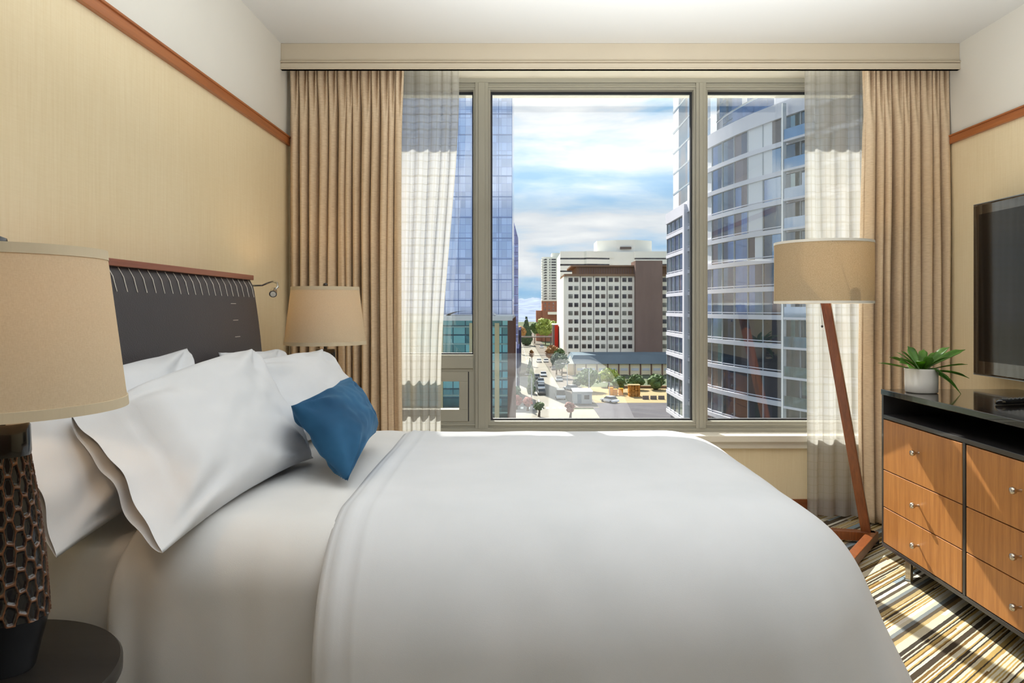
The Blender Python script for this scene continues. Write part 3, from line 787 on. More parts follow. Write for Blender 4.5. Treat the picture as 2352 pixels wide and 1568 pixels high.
m = MB(); m.box(TX+0.045, XR, 2.5, 3.0, 1.1, 1.4); m.build('wall_mount', M_bezel, tv)
rc = thing('remote_control', 'slim black remote control lying on the dresser top', 'remote control', (1.79, 2.62, DZ))
m = MB()
def rem(u, v):
    a = 2*pi*u; L = 0.2
    t = v; wv = 0.024*(math.sin(pi*min(1, t*4+0.04)/2)**0.6 if t < 0.25 else 1)*(1-0.35*sstep(0.8, 1, t))
    wv *= (0.02 if v in (0, 1) else 1)
    cx = math.cos(a); sz = math.sin(a)
    x = wv*math.copysign(abs(cx)**0.6, cx); z = 0.010*(0.1 if v in (0, 1) else 1)*math.copysign(abs(sz)**0.6, sz)
    p = Vector((x, t*L, z+0.0115)); ang = math.radians(-72)
    return (1.745+p.x*math.cos(ang)-p.y*math.sin(ang), 2.66+p.x*math.sin(ang)+p.y*math.cos(ang), DZ+p.z)
m.grid(rem, 28, 24); m.build('body', M_bezel, rc, smooth=True)
m = MB()
for i in range(3):
    for j in range(6):
        t = 0.05+j*0.021; x = (i-1)*0.012; ang = math.radians(-72)
        m.lathe([(0.003, 0), (0.003, 0.0015), (0.0, 0.0018)], 8, (1.745+x*math.cos(ang)-t*math.sin(ang), 2.66+x*math.sin(ang)+t*math.cos(ang), DZ+0.0212), caps=False)
m.build('buttons', M_silver, rc)

M_pot = simple('white_ceramic', rgb(236, 232, 226), 0.25, vary=0.03, coat=0.3)
M_soil = simple('soil', rgb(56, 42, 30), 0.95, vary=0.3, scale=80)
def leaf_mat():
    m, t, b = base_mat('green_leaf')
    n = t.noise(t.coords('Object', (1, 1, 1)), 14, 3)
    t.link(t.ramp(n, [(0.3, rgb(58, 98, 38)), (0.55, rgb(96, 142, 60)), (0.75, rgb(140, 176, 88))]), b.inputs['Base Color'])
    b.inputs['Roughness'].default_value = 0.35
    out = t.n['Material Output']; tl = t.new('ShaderNodeBsdfTranslucent'); tl.inputs[0].default_value = rgb(150, 200, 60)
    mx = t.new('ShaderNodeMixShader'); mx.inputs[0].default_value = 0.3
    t.link(b.outputs[0], mx.inputs[1]); t.link(tl.outputs[0], mx.inputs[2]); t.link(mx.outputs[0], out.inputs['Surface']); return m
M_leaf = leaf_mat()
PC = Vector((1.69, 3.06, DZ+0.0005))
pp = thing('potted_plant', 'leafy green plant in a white ceramic pot on the dresser', 'plant', PC)
m = MB(); m.lathe([(0.0, 0.0), (0.058, 0.0), (0.063, 0.004), (0.0645, 0.05), (0.0645, 0.092), (0.066, 0.096), (0.0655, 0.103), (0.0605, 0.103), (0.059, 0.088), (0, 0.088)], 56, PC, caps=False)
for k in range(7): pass
pot = m.build('pot', M_pot, pp, auto=50)
m = MB(); m.lathe([(0.0, 0.092), (0.03, 0.093), (0.059, 0.090)], 30, PC, caps=False); m.build('soil', M_soil, pp, smooth=True)
def leaf(az, L, wd, rise, droop, h0=0.09, tw=0.0):
    m = MB(); dirv = Vector((math.cos(az), math.sin(az), 0)); sd = Vector((-math.sin(az), math.cos(az), 0))
    def f(u, v):
        t = v; prof = (0.35+0.65*sstep(0.15, 0.6, t))*(1-sstep(0.72, 1.0, t)**1.6)
        wloc = wd*max(prof, 0.04)*(u-0.5)*2
        r = 0.01+L*t*math.cos(rise*(1-0.4*t)); z = h0+L*t*math.sin(rise)-droop*L*t*t
        p = PC+dirv*r+sd*(wloc*math.cos(tw))+Vector((0, 0, z+abs(wloc)*0.35+wloc*math.sin(tw)))
        return p
    m.grid(f, 4, 12); o = m.build('leaf', M_leaf, pp, smooth=True)
    s = o.modifiers.new('t', 'SOLIDIFY'); s.thickness = 0.0008
LF = [(3.05, 0.17, 0.019, 0.25, 0.05), (2.7, 0.12, 0.020, 0.6, 0.1), (3.5, 0.12, 0.02, 0.5, 0.15), (2.2, 0.11, 0.018, 0.9, 0.1), (4.2, 0.10, 0.02, 0.75, 0.2),
      (1.6, 0.12, 0.018, 1.1, 0.05), (0.2, 0.22, 0.018, 0.55, 0.12), (0.0, 0.19, 0.016, 0.25, 0.1), (-0.3, 0.17, 0.018, 0.1, 0.25), (5.9, 0.14, 0.022, 0.05, 0.75),
      (5.2, 0.12, 0.022, 0.35, 0.6), (1.0, 0.14, 0.018, 0.8, 0.1), (0.6, 0.15, 0.017, 0.7, 0.15), (4.7, 0.09, 0.02, 0.95, 0.1), (2.5, 0.09, 0.02, 1.2, 0.0),
      (5.6, 0.11, 0.02, 0.9, 0.2), (3.9, 0.14, 0.02, 0.3, 0.15), (-0.05, 0.13, 0.02, 1.0, 0.05), (1.3, 0.1, 0.02, 0.5, 0.1), (3.2, 0.10, 0.022, 0.85, 0.2)]
for i, a in enumerate(LF): leaf(*a, tw=0.5*math.sin(i*2.3))

# ================================================================== the city outside
GZ = -20.0
def city(name, col, rough=0.8, **k): return simple(name, col, rough, vary=k.pop('vary', 0.08), scale=k.pop('scale', 0.15), spec=0.0, **k)
M_road = city('street_concrete', rgb(134, 130, 121), scale=0.08)
M_pave = city('pavement', rgb(112, 106, 99), scale=0.1)
M_asph = city('asphalt_lot', rgb(90, 88, 92), scale=0.2)
M_land = city('far_land', rgb(96, 102, 84), scale=0.01)
def cityobj(mb, name, mat, label, cat, group=None, **k):
    return tag(mb.build(name, mat, **k), label, cat, group)
m = MB(); m.box(-900, 900, 20, 3800, GZ-1, GZ); struct(m.build('city_ground', M_land))
m = MB(); m.add([(0.5, 60, GZ+0.05), (11.5, 60, GZ+0.05), (9.0, 600, GZ+0.05), (-8.0, 600, GZ+0.05)], [(0, 1, 2, 3)])
m.v = [(3.6-0.018*(y-140)+s*6.6, y, GZ+0.05) for y, s in ((60, -1), (60, 1), (620, 1), (620, -1))]
struct(m.build('street', M_road))
m = MB(); m.box(-60, 60, 122, 150, GZ+0.01, GZ+0.06); struct(m.build('cross_street', M_road))
m = MB()
for s in (-1, 1):
    o_ = len(m.v)
    for y in (152, 620):
        for e in (6.7, 12.5): m.v.append((3.6-0.018*(y-140)+s*e, y, GZ+0.15))
    m.f.append((o_, o_+1, o_+3, o_+2) if s > 0 else (o_+1, o_, o_+2, o_+3)); m.m.append(0)
struct(m.build('pavement', M_pave))
M_line = city('road_paint', rgb(235, 232, 220))
m = MB()
for k in range(22):
    y = 160+k*16; x = 3.6-0.018*(y-140); m.box(x-0.1, x+0.1, y, y+6, GZ+0.06, GZ+0.09)
for k in range(9): x = -2.2+k*1.35; m.box(x, x+0.6, 150.5, 153.5, GZ+0.07, GZ+0.1)
struct(m.build('road_markings', M_line))
m = MB(); m.box(14.5, 60, 118, 160, GZ+0.08, GZ+0.12); struct(m.build('parking_lot', M_asph))
M_plaza = city('light_gravel', rgb(147, 131, 101))
m = MB(); m.box(13.5, 70, 160, 192, GZ+0.08, GZ+0.14); struct(m.build('plaza', M_plaza))
# hills
m = MB(); M_hill = city('distant_forest_haze', rgb(126, 136, 156), scale=0.02, vary=0.25)
def hillf(u, v):
    x = -1200+2400*u; y = 900+2300*v
    h = 52+20*nz(x*0.006, 1.3)+10*nz(x*0.02, 4.1)+5*nz(x*0.07, y*0.01)
    return (x, y, GZ-2+h*sstep(0.0, 0.9, v)+3.5*nz(x*0.05, y*0.03)*sstep(0, 0.2, v))
m.grid(hillf, 300, 60); struct(m.build('hills', M_hill, smooth=True))

# --- glass for facades
def facade_glass(name, tint, rough=0.08, metal=0.85, gx=1.3, gz=1.7, vary=0.25, line=0.05, linec=None, blend=0.5):
    m, t, b = base_mat(name)
    tcn = t.new('ShaderNodeTexCoord'); sp = t.new('ShaderNodeSeparateXYZ'); t.link(tcn.outputs['Object'], sp.inputs[0])
    ux = t.math('ADD', sp.outputs[0], t.math('MULTIPLY', sp.outputs[1], 0.731))
    fx = t.math('DIVIDE', ux, gx); fz = t.math('DIVIDE', sp.outputs[2], gz)
    cb = t.new('ShaderNodeCombineXYZ'); t.link(t.math('FLOOR', fx), cb.inputs[0]); t.link(t.math('FLOOR', fz), cb.inputs[1])
    wn = t.new('ShaderNodeTexWhiteNoise', noise_dimensions='3D'); t.link(cb.outputs[0], wn.inputs['Vector'])
    big = t.noise(t.coords('Object', (0.05, 0.05, 0.09)), 1.5, 4, 0.6, 0.5)
    f = t.math('ADD', t.math('MULTIPLY', wn.outputs['Value'], 1-blend), t.math('MULTIPLY', big, blend))
    dk = tuple(c*(1-vary) for c in tint[:3])+(1,); lt = tuple(min(1, c*(1+vary)+0.02) for c in tint[:3])+(1,)
    c = t.ramp(f, [(0.25, dk), (0.75, lt)])
    lx = t.math('LESS_THAN', t.math('FRACT', fx), line/gx); lz = t.math('LESS_THAN', t.math('FRACT', fz), line*1.6/gz)
    ln = t.math('MAXIMUM', lx, lz)
    c = t.mix(ln, c, linec or tuple(k*0.6 for k in tint[:3])+(1,))
    t.link(c, b.inputs['Base Color']); b.inputs['Metallic'].default_value = metal; b.inputs['Roughness'].default_value = rough
    return m
M_blueg = facade_glass('blue_mirror_glass', rgb(190, 202, 228), 0.12, 0.9, 0.85, 1.35, 0.12, 0.05, rgb(164, 176, 212))
M_purg = facade_glass('violet_mirror_glass', rgb(140, 140, 170), 0.2, 0.7, 2, 2.6, 0.25, 0.15)
M_tealg = facade_glass('teal_shop_glass', rgb(96, 140, 138), 0.1, 0.8, 1.5, 1.1, 0.45, 0.12, rgb(60, 84, 90), 0.35)
M_whitec = city('white_concrete', rgb(226, 224, 222))
M_brownp = city('brown_metal_panel', rgb(112, 84, 74))
t = thing('glass_tower', 'tall blue mirrored glass tower left of the street, seen past the sheer curtain', 'building', (-20, 125, GZ))
x1 = (1176-VX)/F*118
m = MB(); m.box(-45, x1, 118, 140, GZ, 85); m.build('curtain_wall', M_blueg, t)
m = MB()
for k in range(30): z = -18+k*3.4; m.box(-45.05, x1+0.06, 117.9, 118.0, z, z+0.16)
for k in range(20): x = x1-k*2.2; m.box(x-0.05, x+0.05, 117.88, 118.0, GZ, 85)
M_bline = city('blue_grey_fin', rgb(150, 166, 206), 0.4)
m.build('fin_grid', M_bline, t)
t = thing('glass_building', 'narrow violet glass tower with slanted top behind the tall blue tower', 'building', (-4, 226, GZ))
xa, xb = (1150-VX)/F*220, (1190-VX)/F*220
m = MB(); za, zb = CH+(VY-500)/F*220, CH+(VY-546)/F*220
m.add([(xa, 220, GZ), (xb, 220, GZ), (xb, 220, zb), ((1178-VX)/F*220, 220, za), (xa, 220, za+2),
       (xa, 232, GZ), (xb, 232, GZ), (xb, 232, zb), ((1178-VX)/F*220, 232, za), (xa, 232, za+2)],
      [(0, 1, 2, 3, 4), (9, 8, 7, 6, 5), (1, 6, 7, 2), (2, 7, 8, 3), (3, 8, 9, 4), (0, 4, 9, 5), (0, 5, 6, 1)])
m.build('curtain_wall', M_purg, t)
for k in range(20):
    z = GZ+4+k*3
    if z > zb-2: break
    m = MB(); m.box(xb-1.9, xb+0.04, 219.9, 220, z, z+0.25); m.build('floor_band', M_bline, t)
# podium with teal glass
t = thing('glass_podium', 'low teal glass building with a brown corner column at the foot of the blue tower', 'building', (-14, 96, GZ))
px1 = (1166-VX)/F*88; pz = CH-(736-VY)/F*88
m = MB(); m.box(-42, px1, 88, 110, GZ, pz); m.build('glass_wall', M_tealg, t)
m = MB(); m.box(px1, px1+0.75, 87.7, 110, GZ, pz+0.2); m.build('corner_column', M_brownp, t)
m = MB(); m.box(-42.2, px1+0.6, 87.6, 110.4, pz, pz+0.55); m.build('parapet', M_whitec, t)
m = MB()
for k in range(9): z = GZ+2+k*2.1; m.box(-42, px1, 87.86, 88, z, z+0.18)
m.build('floor_bands', city('teal_spandrel', rgb(150, 176, 170), 0.4), t)
M_sand = city('sandstone_pier', rgb(206, 190, 150))
for x in (px1-1.3, px1-4.4, px1-8.2, px1-11.6):
    m = MB(); m.box(x-0.28, x+0.28, 87.75, 88, GZ, pz-0.3); m.build('pier', M_sand, t)
m = MB()
def dome(u, v):
    a = pi*u; return (-6.9+3.2*math.cos(a), 92+6*v, pz+0.5+0.7*math.sin(a))
m.grid(dome, 20, 4); m.build('roof_vault', M_whitec, t)

# --- beige office block with core
M_beige = city('beige_precast', rgb(250, 241, 224), vary=0.03)
M_joint = city('dark_joint', rgb(110, 100, 96))
M_core = city('brown_concrete', rgb(132, 112, 104), scale=0.3, bump=0.2, bscale=2, stretch=(1, 1, 0.3))
M_corn = city('brown_cornice', rgb(138, 112, 92))
M_win = facade_glass('office_window_glass', rgb(84, 84, 88), 0.15, 0.5, 0.7, 1.4, 0.6, 0.06)
M_wins = [M_win, M_win, facade_glass('office_window_brown', rgb(112, 100, 92), 0.2, 0.4, 0.7, 1.4, 0.5, 0.06), facade_glass('office_window_pale', rgb(140, 138, 128), 0.25, 0.3, 0.7, 0.7, 0.5, 0.06)]
M_winf = city('window_surround', rgb(150, 142, 130))
YO2 = 260.0
def PX(px, Y): return (px-VX)/F*Y
def PZ(py, Y): return CH-(py-VY)/F*Y
t = thing('office_block', 'beige ten-storey office block with small square windows and a brown stair core', 'building', (34, 270, GZ))
m = MB()
zt = PZ(634, YO2)
m.add([(PX(1302, YO2), YO2, GZ), (PX(1545, YO2), YO2, GZ), (PX(1545, YO2), YO2+30, GZ), (PX(1296, YO2), YO2+30, GZ), (PX(1296, YO2), YO2+4, GZ),
       (PX(1302, YO2), YO2, zt), (PX(1545, YO2), YO2, zt), (PX(1545, YO2), YO2+30, zt), (PX(1296, YO2), YO2+30, zt), (PX(1296, YO2), YO2+4, zt)],
      [(0, 1, 6, 5), (1, 2, 7, 6), (2, 3, 8, 7), (3, 4, 9, 8), (4, 0, 5, 9), (5, 6, 7, 8, 9)])
m.build('walls', M_beige, t)
m = MB(); m.box(PX(1296, YO2), PX(1545, YO2), YO2-0.9, YO2+30, PZ(634, YO2), PZ(629, YO2)); m.build('cornice', M_corn, t)
m = MB(); m.box(PX(1325, YO2), PX(1545, YO2), YO2+2, YO2+26, PZ(629, YO2), PZ(612, YO2)); m.build('attic', M_corn, t)
m = MB(); m.box(PX(1312, YO2), PX(1545, YO2), YO2+0.5, YO2+27, PZ(612, YO2), PZ(608.5, YO2)); m.build('roof_edge', M_corn, t)
m = MB()
for k in range(22): x = PX(1332+k*5.6, YO2); m.box(x, x+0.3, YO2+1.7, YO2+2, PZ(628, YO2), PZ(613, YO2))
m.build('attic_fins', M_core, t)
m = MB(); m.box(PX(1457, YO2), PX(1518, YO2), YO2-3, YO2+8, GZ, PZ(599.5, YO2)); m.build('stair_core', M_core, t)
m = MB()
for px in (1332.6, 1363.5, 1394.5, 1425.2): x = PX(px, YO2); m.box(x-0.12, x+0.12, YO2-0.06, YO2, GZ, zt)
m.build('wall_joints', M_joint, t)
rows = [642.5, 661.5, 680.3, 700, 719, 738, 757, 776, 795, 813]; cols_ = [1310.5, 1323.7, 1341.4, 1354.6, 1372, 1385.4, 1402.8, 1416.3, 1434, 1447.2, 1526.5]
first = None
for ry in rows:
    for cx in cols_:
        loc = (PX(cx, YO2), YO2, PZ(ry, YO2))
        if first is None:
            m = MB(); m.box(-0.78, 0.78, -0.07, 0.05, -0.78, 0.78); first = m.build('window', M_winf, t, loc=(0, 0, 0))
            m = MB(); m.box(-0.68, 0.68, -0.10, -0.06, -0.68, 0.68); fp = m.build('pane', M_win, first, loc=(0, 0, 0))
            first.location = Vector(loc)-t.location; wbase = first
        else:
            c = wbase.copy(); COL.objects.link(c); c.location = Vector(loc)-t.location; c.parent = t
            d = fp.copy(); COL.objects.link(d); d.parent = c
            d.material_slots[0].link = 'OBJECT'; d.material_slots[0].material = R_.choice(M_wins)
# dark blind variation
# --- banded building behind
YB2 = 312.0
M_band = city('pale_band', rgb(232, 230, 222), vary=0.03)
M_strip = facade_glass('dark_ribbon_glass', rgb(74, 74, 78), 0.2, 0.4, 1.2, 1.6, 0.5, 0.1)
t = thing('banded_building', 'pale office building with dark ribbon windows rising behind the beige block', 'building', (50, 330, GZ))
def wavy(u): return 1.6*math.sin((u-0.38)*9)*(1 if 0.2 < u < 0.62 else 0)
bands = [(577, 592, 0), (592, 595.5, 1), (595.5, 606, 0), (606, 610, 1), (610, 621, 0), (621, 624.5, 1), (624.5, 634, 0)]
yy = 634; n = 0
while yy < 800: bands += [(yy, yy+6, 1), (yy+6, yy+16, 0)]; yy += 16
lower = PZ(850, YB2)
m = MB(); m.box(PX(1287, YB2)+0.3, PX(1560, YB2), YB2+1.0, YB2+40, GZ, PZ(577, YB2)-0.3); m.build('core_walls', M_band, t)
for a, b, k in bands:
    m = MB(); rec = 0.5 if k else 0.0
    nseg = 60
    xa, xb = PX(1287, YB2), PX(1560, YB2)
    z1_, z0_ = PZ(a, YB2), PZ(b, YB2)
    if k and a > 630:     # separate square windows on the visible left edge
        m.box(xa+0.2, xa+1.5, YB2+0.1, YB2+0.9, z0_, z1_); m.build('window', M_strip, t); continue
    vs = []
    for i in range(nseg+1):
        u = i/nseg; x = xa+(xb-xa)*u; y = YB2+rec+wavy(u); vs.append((x, y))
    o_ = 0
    m.grid(lambda u, v: (xa+(xb-xa)*u, YB2+rec+wavy(u), z0_+(z1_-z0_)*v), nseg, 1)
    m.grid(lambda u, v: (xa+(xb-xa)*u, YB2+rec+wavy(u)+v*2.2, z1_), nseg, 1)
    m.box(xa, xa+0.3, YB2+rec+0.02, YB2+2, z0_, z1_)
    m.build('window_ribbon' if k else 'wall_band', M_strip if k else M_band, t)
ph = MB(); Yp = YB2+8
pts = [(1371, 0), (1413, -4), (1455, -5), (1497, 0), (1497, 14), (1371, 14)]
za_, zb_ = PZ(577, Yp)-1, PZ(553, Yp)
o_ = [(PX(a, Yp), Yp+b, za_) for a, b in pts]+[(PX(a, Yp), Yp+b, zb_) for a, b in pts]
ph.add(o_, [(0, 1, 7, 6), (1, 2, 8, 7), (2, 3, 9, 8), (3, 4, 10, 9), (4, 5, 11, 10), (5, 0, 6, 11), (6, 7, 8, 9, 10, 11)]); ph.build('penthouse', M_band, t)
m = MB(); m.box(PX(1425, Yp-5.6), PX(1450, Yp-5.6), Yp-5.6, Yp-4, PZ(574, Yp), PZ(569, Yp)); m.build('vent', M_joint, t)
# --- residential tower
Yr = 500.0
t = thing('apartment_tower', 'slim white apartment tower with stacked balconies in the distance', 'building', (17, 510, GZ))
m = MB(); m.box(PX(1245, Yr), PX(1290, Yr), Yr, Yr+25, GZ, PZ(590, Yr)); m.box(PX(1268, Yr), PX(1290, Yr), Yr+3, Yr+22, PZ(590, Yr), PZ(580, Yr)); m.build('walls', M_band, t)
for k in range(17):
    yk = 593+k*6
    m = MB(); m.box(PX(1243.6, Yr), PX(1251, Yr), Yr-1.6, Yr, PZ(yk+2.6, Yr), PZ(yk+1.9, Yr)); m.box(PX(1243.6, Yr), PX(1251, Yr), Yr-1.6, Yr-1.5, PZ(yk+1.9, Yr), PZ(yk, Yr)); m.build('balcony', M_whitec, t)
    m = MB(); 
    for a, b in ((1249, 1256), (1262, 1264), (1266.5, 1277), (1279, 1286)): m.box(PX(a, Yr), PX(b, Yr), Yr-0.1, Yr+0.1, PZ(yk+4.6, Yr), PZ(yk+1.2, Yr))
    m.build('window_row', M_strip, t)
M_brick = city('red_brick_far', rgb(160, 108, 88), scale=0.5)
Yk = 460.0
t = thing('brick_building', 'red brick building at the foot of the slim white tower', 'building', (18, 470, GZ))
m = MB(); m.box(PX(1246, Yk), PX(1290, Yk), Yk, Yk+25, GZ, PZ(691, Yk)); m.box(PX(1232, Yk), PX(1247, Yk), Yk+2, Yk+20, GZ, PZ(713, Yk)); m.build('walls', M_brick, t)
m = MB(); m.box(PX(1246, Yk)-.5, PX(1290, Yk), Yk-0.5, Yk+25, PZ(691, Yk), PZ(689.5, Yk)); m.box(PX(1258, Yk), PX(1290, Yk), Yk-6, Yk, PZ(722, Yk), PZ(716, Yk)); m.build('cornice', M_beige, t)
for a in (1251, 1260, 1270):
    for r in (695, 702, 709):
        m = MB(); m.box(PX(a, Yk), PX(a+2.2, Yk), Yk-0.1, Yk+0.1, PZ(r+3.5, Yk), PZ(r, Yk)); m.build('window', M_strip, t)
Yq = 330.0
t = thing('red_building', 'small red building with dark side beside the street trees', 'building', (15, 335, GZ))
m = MB(); m.box(PX(1274, Yq), PX(1282, Yq), Yq, Yq+12, GZ, PZ(746, Yq)); m.build('red_wall', city('red_cladding', rgb(190, 52, 40)), t)
m = MB(); m.box(PX(1270, Yq), PX(1274, Yq), Yq, Yq+12, GZ, PZ(746, Yq)); m.build('dark_wall', M_joint, t)
m = MB(); m.box(PX(1269.5, Yq), PX(1282.3, Yq), Yq-0.3, Yq+12, PZ(746, Yq), PZ(744, Yq)); m.build('roof', M_whitec, t)
# --- podium in front of office block
Ym = 228.0
M_slate = city('slate_roof', rgb(104, 116, 124), 0.5)
t = thing('podium_building', 'low cream building with a grey mansard roof below the beige office block', 'building', (32, 240, GZ))
m = MB(); m.box(PX(1312, Ym), PX(1560, Ym), Ym, Ym+20, GZ, PZ(834, Ym)); m.build('walls', city('cream_wall', rgb(222, 206, 172)), t)
m = MB(); xa, xb = PX(1307, Ym), PX(1560, Ym); z0_, z1_ = PZ(835, Ym), PZ(816, Ym-0)
m.add([(xa, Ym-0.8, z0_), (xb, Ym-0.8, z0_), (xb, Ym+1.6, z1_), (xa+1.6, Ym+1.6, z1_), (xa, Ym+20, z0_), (xb, Ym+20, z0_), (xb, Ym+18, z1_), (xa+1.6, Ym+18, z1_)],
      [(0, 1, 2, 3), (3, 2, 6, 7), (4, 0, 3, 7), (5, 4, 7, 6), (1, 5, 6, 2), (0, 4, 5, 1)])
m.build('mansard_roof', M_slate, t)
m = MB(); m.add([(PX(1302, Ym), Ym-1.2, z0_), (PX(1318, Ym), Ym-1.2, z0_), (PX(1318, Ym), Ym+2, z0_), (PX(1302, Ym), Ym+2, z0_), (PX(1310, Ym), Ym+0.3, z1_)], [(0, 1, 4), (1, 2, 4), (2, 3, 4), (3, 0, 4), (0, 3, 2, 1)]); m.build('corner_turret_roof', M_beige, t)
m = MB(); m.box(PX(1304, Ym), PX(1316, Ym), Ym-1, Ym+1.6, GZ, z0_); m.build('corner_pier', city('cream_wall_b', rgb(206, 180, 146)), t)
for k in range(10):
    x = PX(1321+k*25, Ym); m = MB(); m.box(x-0.18, x+0.18, Ym-0.25, Ym, GZ, z0_); m.build('pilaster', M_brownp, t)
    m = MB(); m.box(x+0.6, x+2.9, Ym-0.08, Ym+0.1, PZ(851, Ym), PZ(845, Ym)); m.build('window', city('pale_blind', rgb(190, 192, 196), 0.4) if k == 0 else bpy.data.materials['pale_blind'], t)
    m = MB(); m.box(x+0.6, x+2.9, Ym-0.08, Ym+0.1, PZ(866, Ym), PZ(860, Ym)); m.build('window', M_strip, t)

# --- near curved glass building on the right
t = thing('curved_glass_building', 'curved glass apartment building with white floor bands filling the right window bay', 'building', (25, 85, GZ))
ctrl = [(1533, 113), (1550, 107.6), (1585, 98), (1623, 90), (1706, 81), (1808, 74), (1960, 66.5), (2100, 61), (2260, 56)]
cp = [Vector((PX(a, z), z, 0)) for a, z in ctrl]
def catmull(ps, n):
    out = []
    for i in range(len(ps)-1):
        p0, p1, p2, p3 = ps[max(0, i-1)], ps[i], ps[i+1], ps[min(len(ps)-1, i+2)]
        for k in range(n):
            s = k/n; out.append(0.5*((2*p1)+(-p0+p2)*s+(2*p0-5*p1+4*p2-p3)*s*s+(-p0+3*p1-3*p2+p3)*s**3))
    out.append(ps[-1]); return out
dense = catmull(cp, 30)
path = [dense[0]]
acc = 0
for a, b in zip(dense, dense[1:]):
    acc += (b-a).length
    if acc >= 1.25: path.append(b); acc = 0
def nrm2(i, P):
    a, b = P[max(0, i-1)], P[min(len(P)-1, i+1)]; d = (b-a).normalized(); n = Vector((d.y, -d.x, 0))
    return n if n.x < 0 else -n
PN = [nrm2(i, path) for i in range(len(path))]
i16 = min(range(len(path)), key=lambda i: abs(path[i].x/path[i].y*F+VX-1600))
gl_t = facade_glass('teal_apartment_glass', rgb(134, 152, 156), 0.08, 0.8, 1.25, 3.0, 0.25, 0.02, None, 0.8)
gl_d = facade_glass('dark_apartment_glass', rgb(104, 114, 124), 0.08, 0.7, 1.25, 3.0, 0.3, 0.02, None, 0.8)
gl_b = facade_glass('blue_apartment_glass', rgb(150, 166, 184), 0.06, 0.85, 1.25, 3.0, 0.25, 0.02, None, 0.8)
gl_w = city('white_blind_panel', rgb(222, 222, 226), 0.35, vary=0.03)
gl_r = facade_glass('brown_interior_glass', rgb(134, 120, 116), 0.1, 0.5, 1.25, 3.0, 0.4, 0.02, None, 0.8)
gmats = [gl_t, gl_d, gl_b, gl_w, gl_r]
M_mull = city('aluminium_mullion', rgb(168, 174, 180), 0.4, vary=0.02)
M_fband = city('white_floor_band', rgb(214, 212, 220), 0.5, vary=0.03)
rg = random.Random(4)
colw = [rg.random() for _ in path]
def strip(z0, z1, i0, i1, off=0.0, pick=None):
    m = MB()
    for i in range(i0, i1):
        a = path[i]+PN[i]*off; b = path[i+1]+PN[i+1]*off
        mi = pick(i, z0) if pick else 0
        m.add([(a.x, a.y, z0), (b.x, b.y, z0), (b.x, b.y, z1), (a.x, a.y, z1)], [(0, 1, 2, 3)], mi)
    return m
def slab(z0, z1, i0, i1, off, dep=0.6):
    m = MB()
    for i in range(i0, i1):
        a0, b0 = path[i]+PN[i]*off, path[i+1]+PN[i+1]*off; a1, b1 = path[i]-PN[i]*dep, path[i+1]-PN[i+1]*dep
        vs = [(a0.x, a0.y, z0), (b0.x, b0.y, z0), (b1.x, b1.y, z0), (a1.x, a1.y, z0), (a0.x, a0.y, z1), (b0.x, b0.y, z1), (b1.x, b1.y, z1), (a1.x, a1.y, z1)]
        m.add(vs, [(0, 1, 5, 4), (4, 5, 6, 7), (3, 2, 1, 0)])
    return m
def pick(i, z):
    p = path[i]; px = p.x/p.y*F+VX
    if 1600 < px < 1632 and z > 4: return 3
    if 1704 < px < 1740 and z > 5 and rg.random() < 0.92: return 3
    if 1740 <= px < 1765 and z > 14: return 3
    q = (colw[i]*0.6+rg.random()*0.4)
    if px < 1600: return 1 if q < 0.45 else (0 if q < 0.85 else 4)
    return 0 if q < 0.32 else (1 if q < 0.62 else (2 if q < 0.78 else (4 if q < 0.93 else 3)))
N_ = len(path)-1
for k in range(-5, 8):
    z = 0.2+3.0*k
    if z < 13.5: strip(z+0.25, z+3.0, 0, i16, 0, pick).build('glazing', gmats, t)
    if z < 20: strip(z+0.25, z+3.0, i16, N_, 0, pick).build('glazing', gmats, t)
    if z < 15: slab(z-0.25, z+0.25, 0, i16, 0.22).build('floor_band', M_fband, t)
    if z < 20: slab(z-0.25, z+0.25, i16, N_, 0.22).build('floor_band', M_fband, t)
    if z < 15:
        slab(z+0.42, z+0.52, 0, N_, 0.10).build('sill_rail', M_fband, t)
strip(GZ, -15.0+0.2, 0, N_, -0.5).build('base_wall', gl_d, t)
slab(14.3, 15.9, 0, i16+1, 0.3, 3).build('roof_band', M_fband, t); slab(20.9, 22.5, i16, N_, 0.3, 3).build('roof_band', M_fband, t)
m = MB()
for i in range(0, N_, 2):
    p = path[i]+PN[i]*0.05; zt_ = 14.3 if i < i16 else 21
    m.box(p.x-0.05, p.x+0.05, p.y-0.05, p.y+0.05, -15, zt_)
m.build('mullion_grid', M_mull, t)
ic = min(range(len(path)), key=lambda i: abs(path[i].x/path[i].y*F+VX-1580))
p = path[ic]+PN[ic]*0.1; m = MB(); m.box(p.x-0.55, p.x+0.5, p.y-0.5, p.y+0.5, GZ, 15.5); m.build('corner_pier', M_fband, t)
for pxx in (1812, 1900):
    ic = min(range(len(path)), key=lambda i: abs(path[i].x/path[i].y*F+VX-pxx)); p = path[ic]+PN[ic]*0.9
    m = MB(); m.box(p.x-0.18, p.x+0.18, p.y-0.18, p.y+0.18, GZ, 22); m.build('steel_post', M_mull, t)
ib0 = min(range(len(path)), key=lambda i: abs(path[i].x/path[i].y*F+VX-1812)); ib1 = min(range(len(path)), key=lambda i: abs(path[i].x/path[i].y*F+VX-1900))
for k in range(-3, 7):
    z = 0.2+3*k; slab(z-0.18, z+0.05, ib0, ib1, 1.1, 0).build('balcony_slab', M_fband, t)
    strip(z+0.05, z+1.1, ib0, ib1, 1.05).build('balcony_glass', gl_b, t)
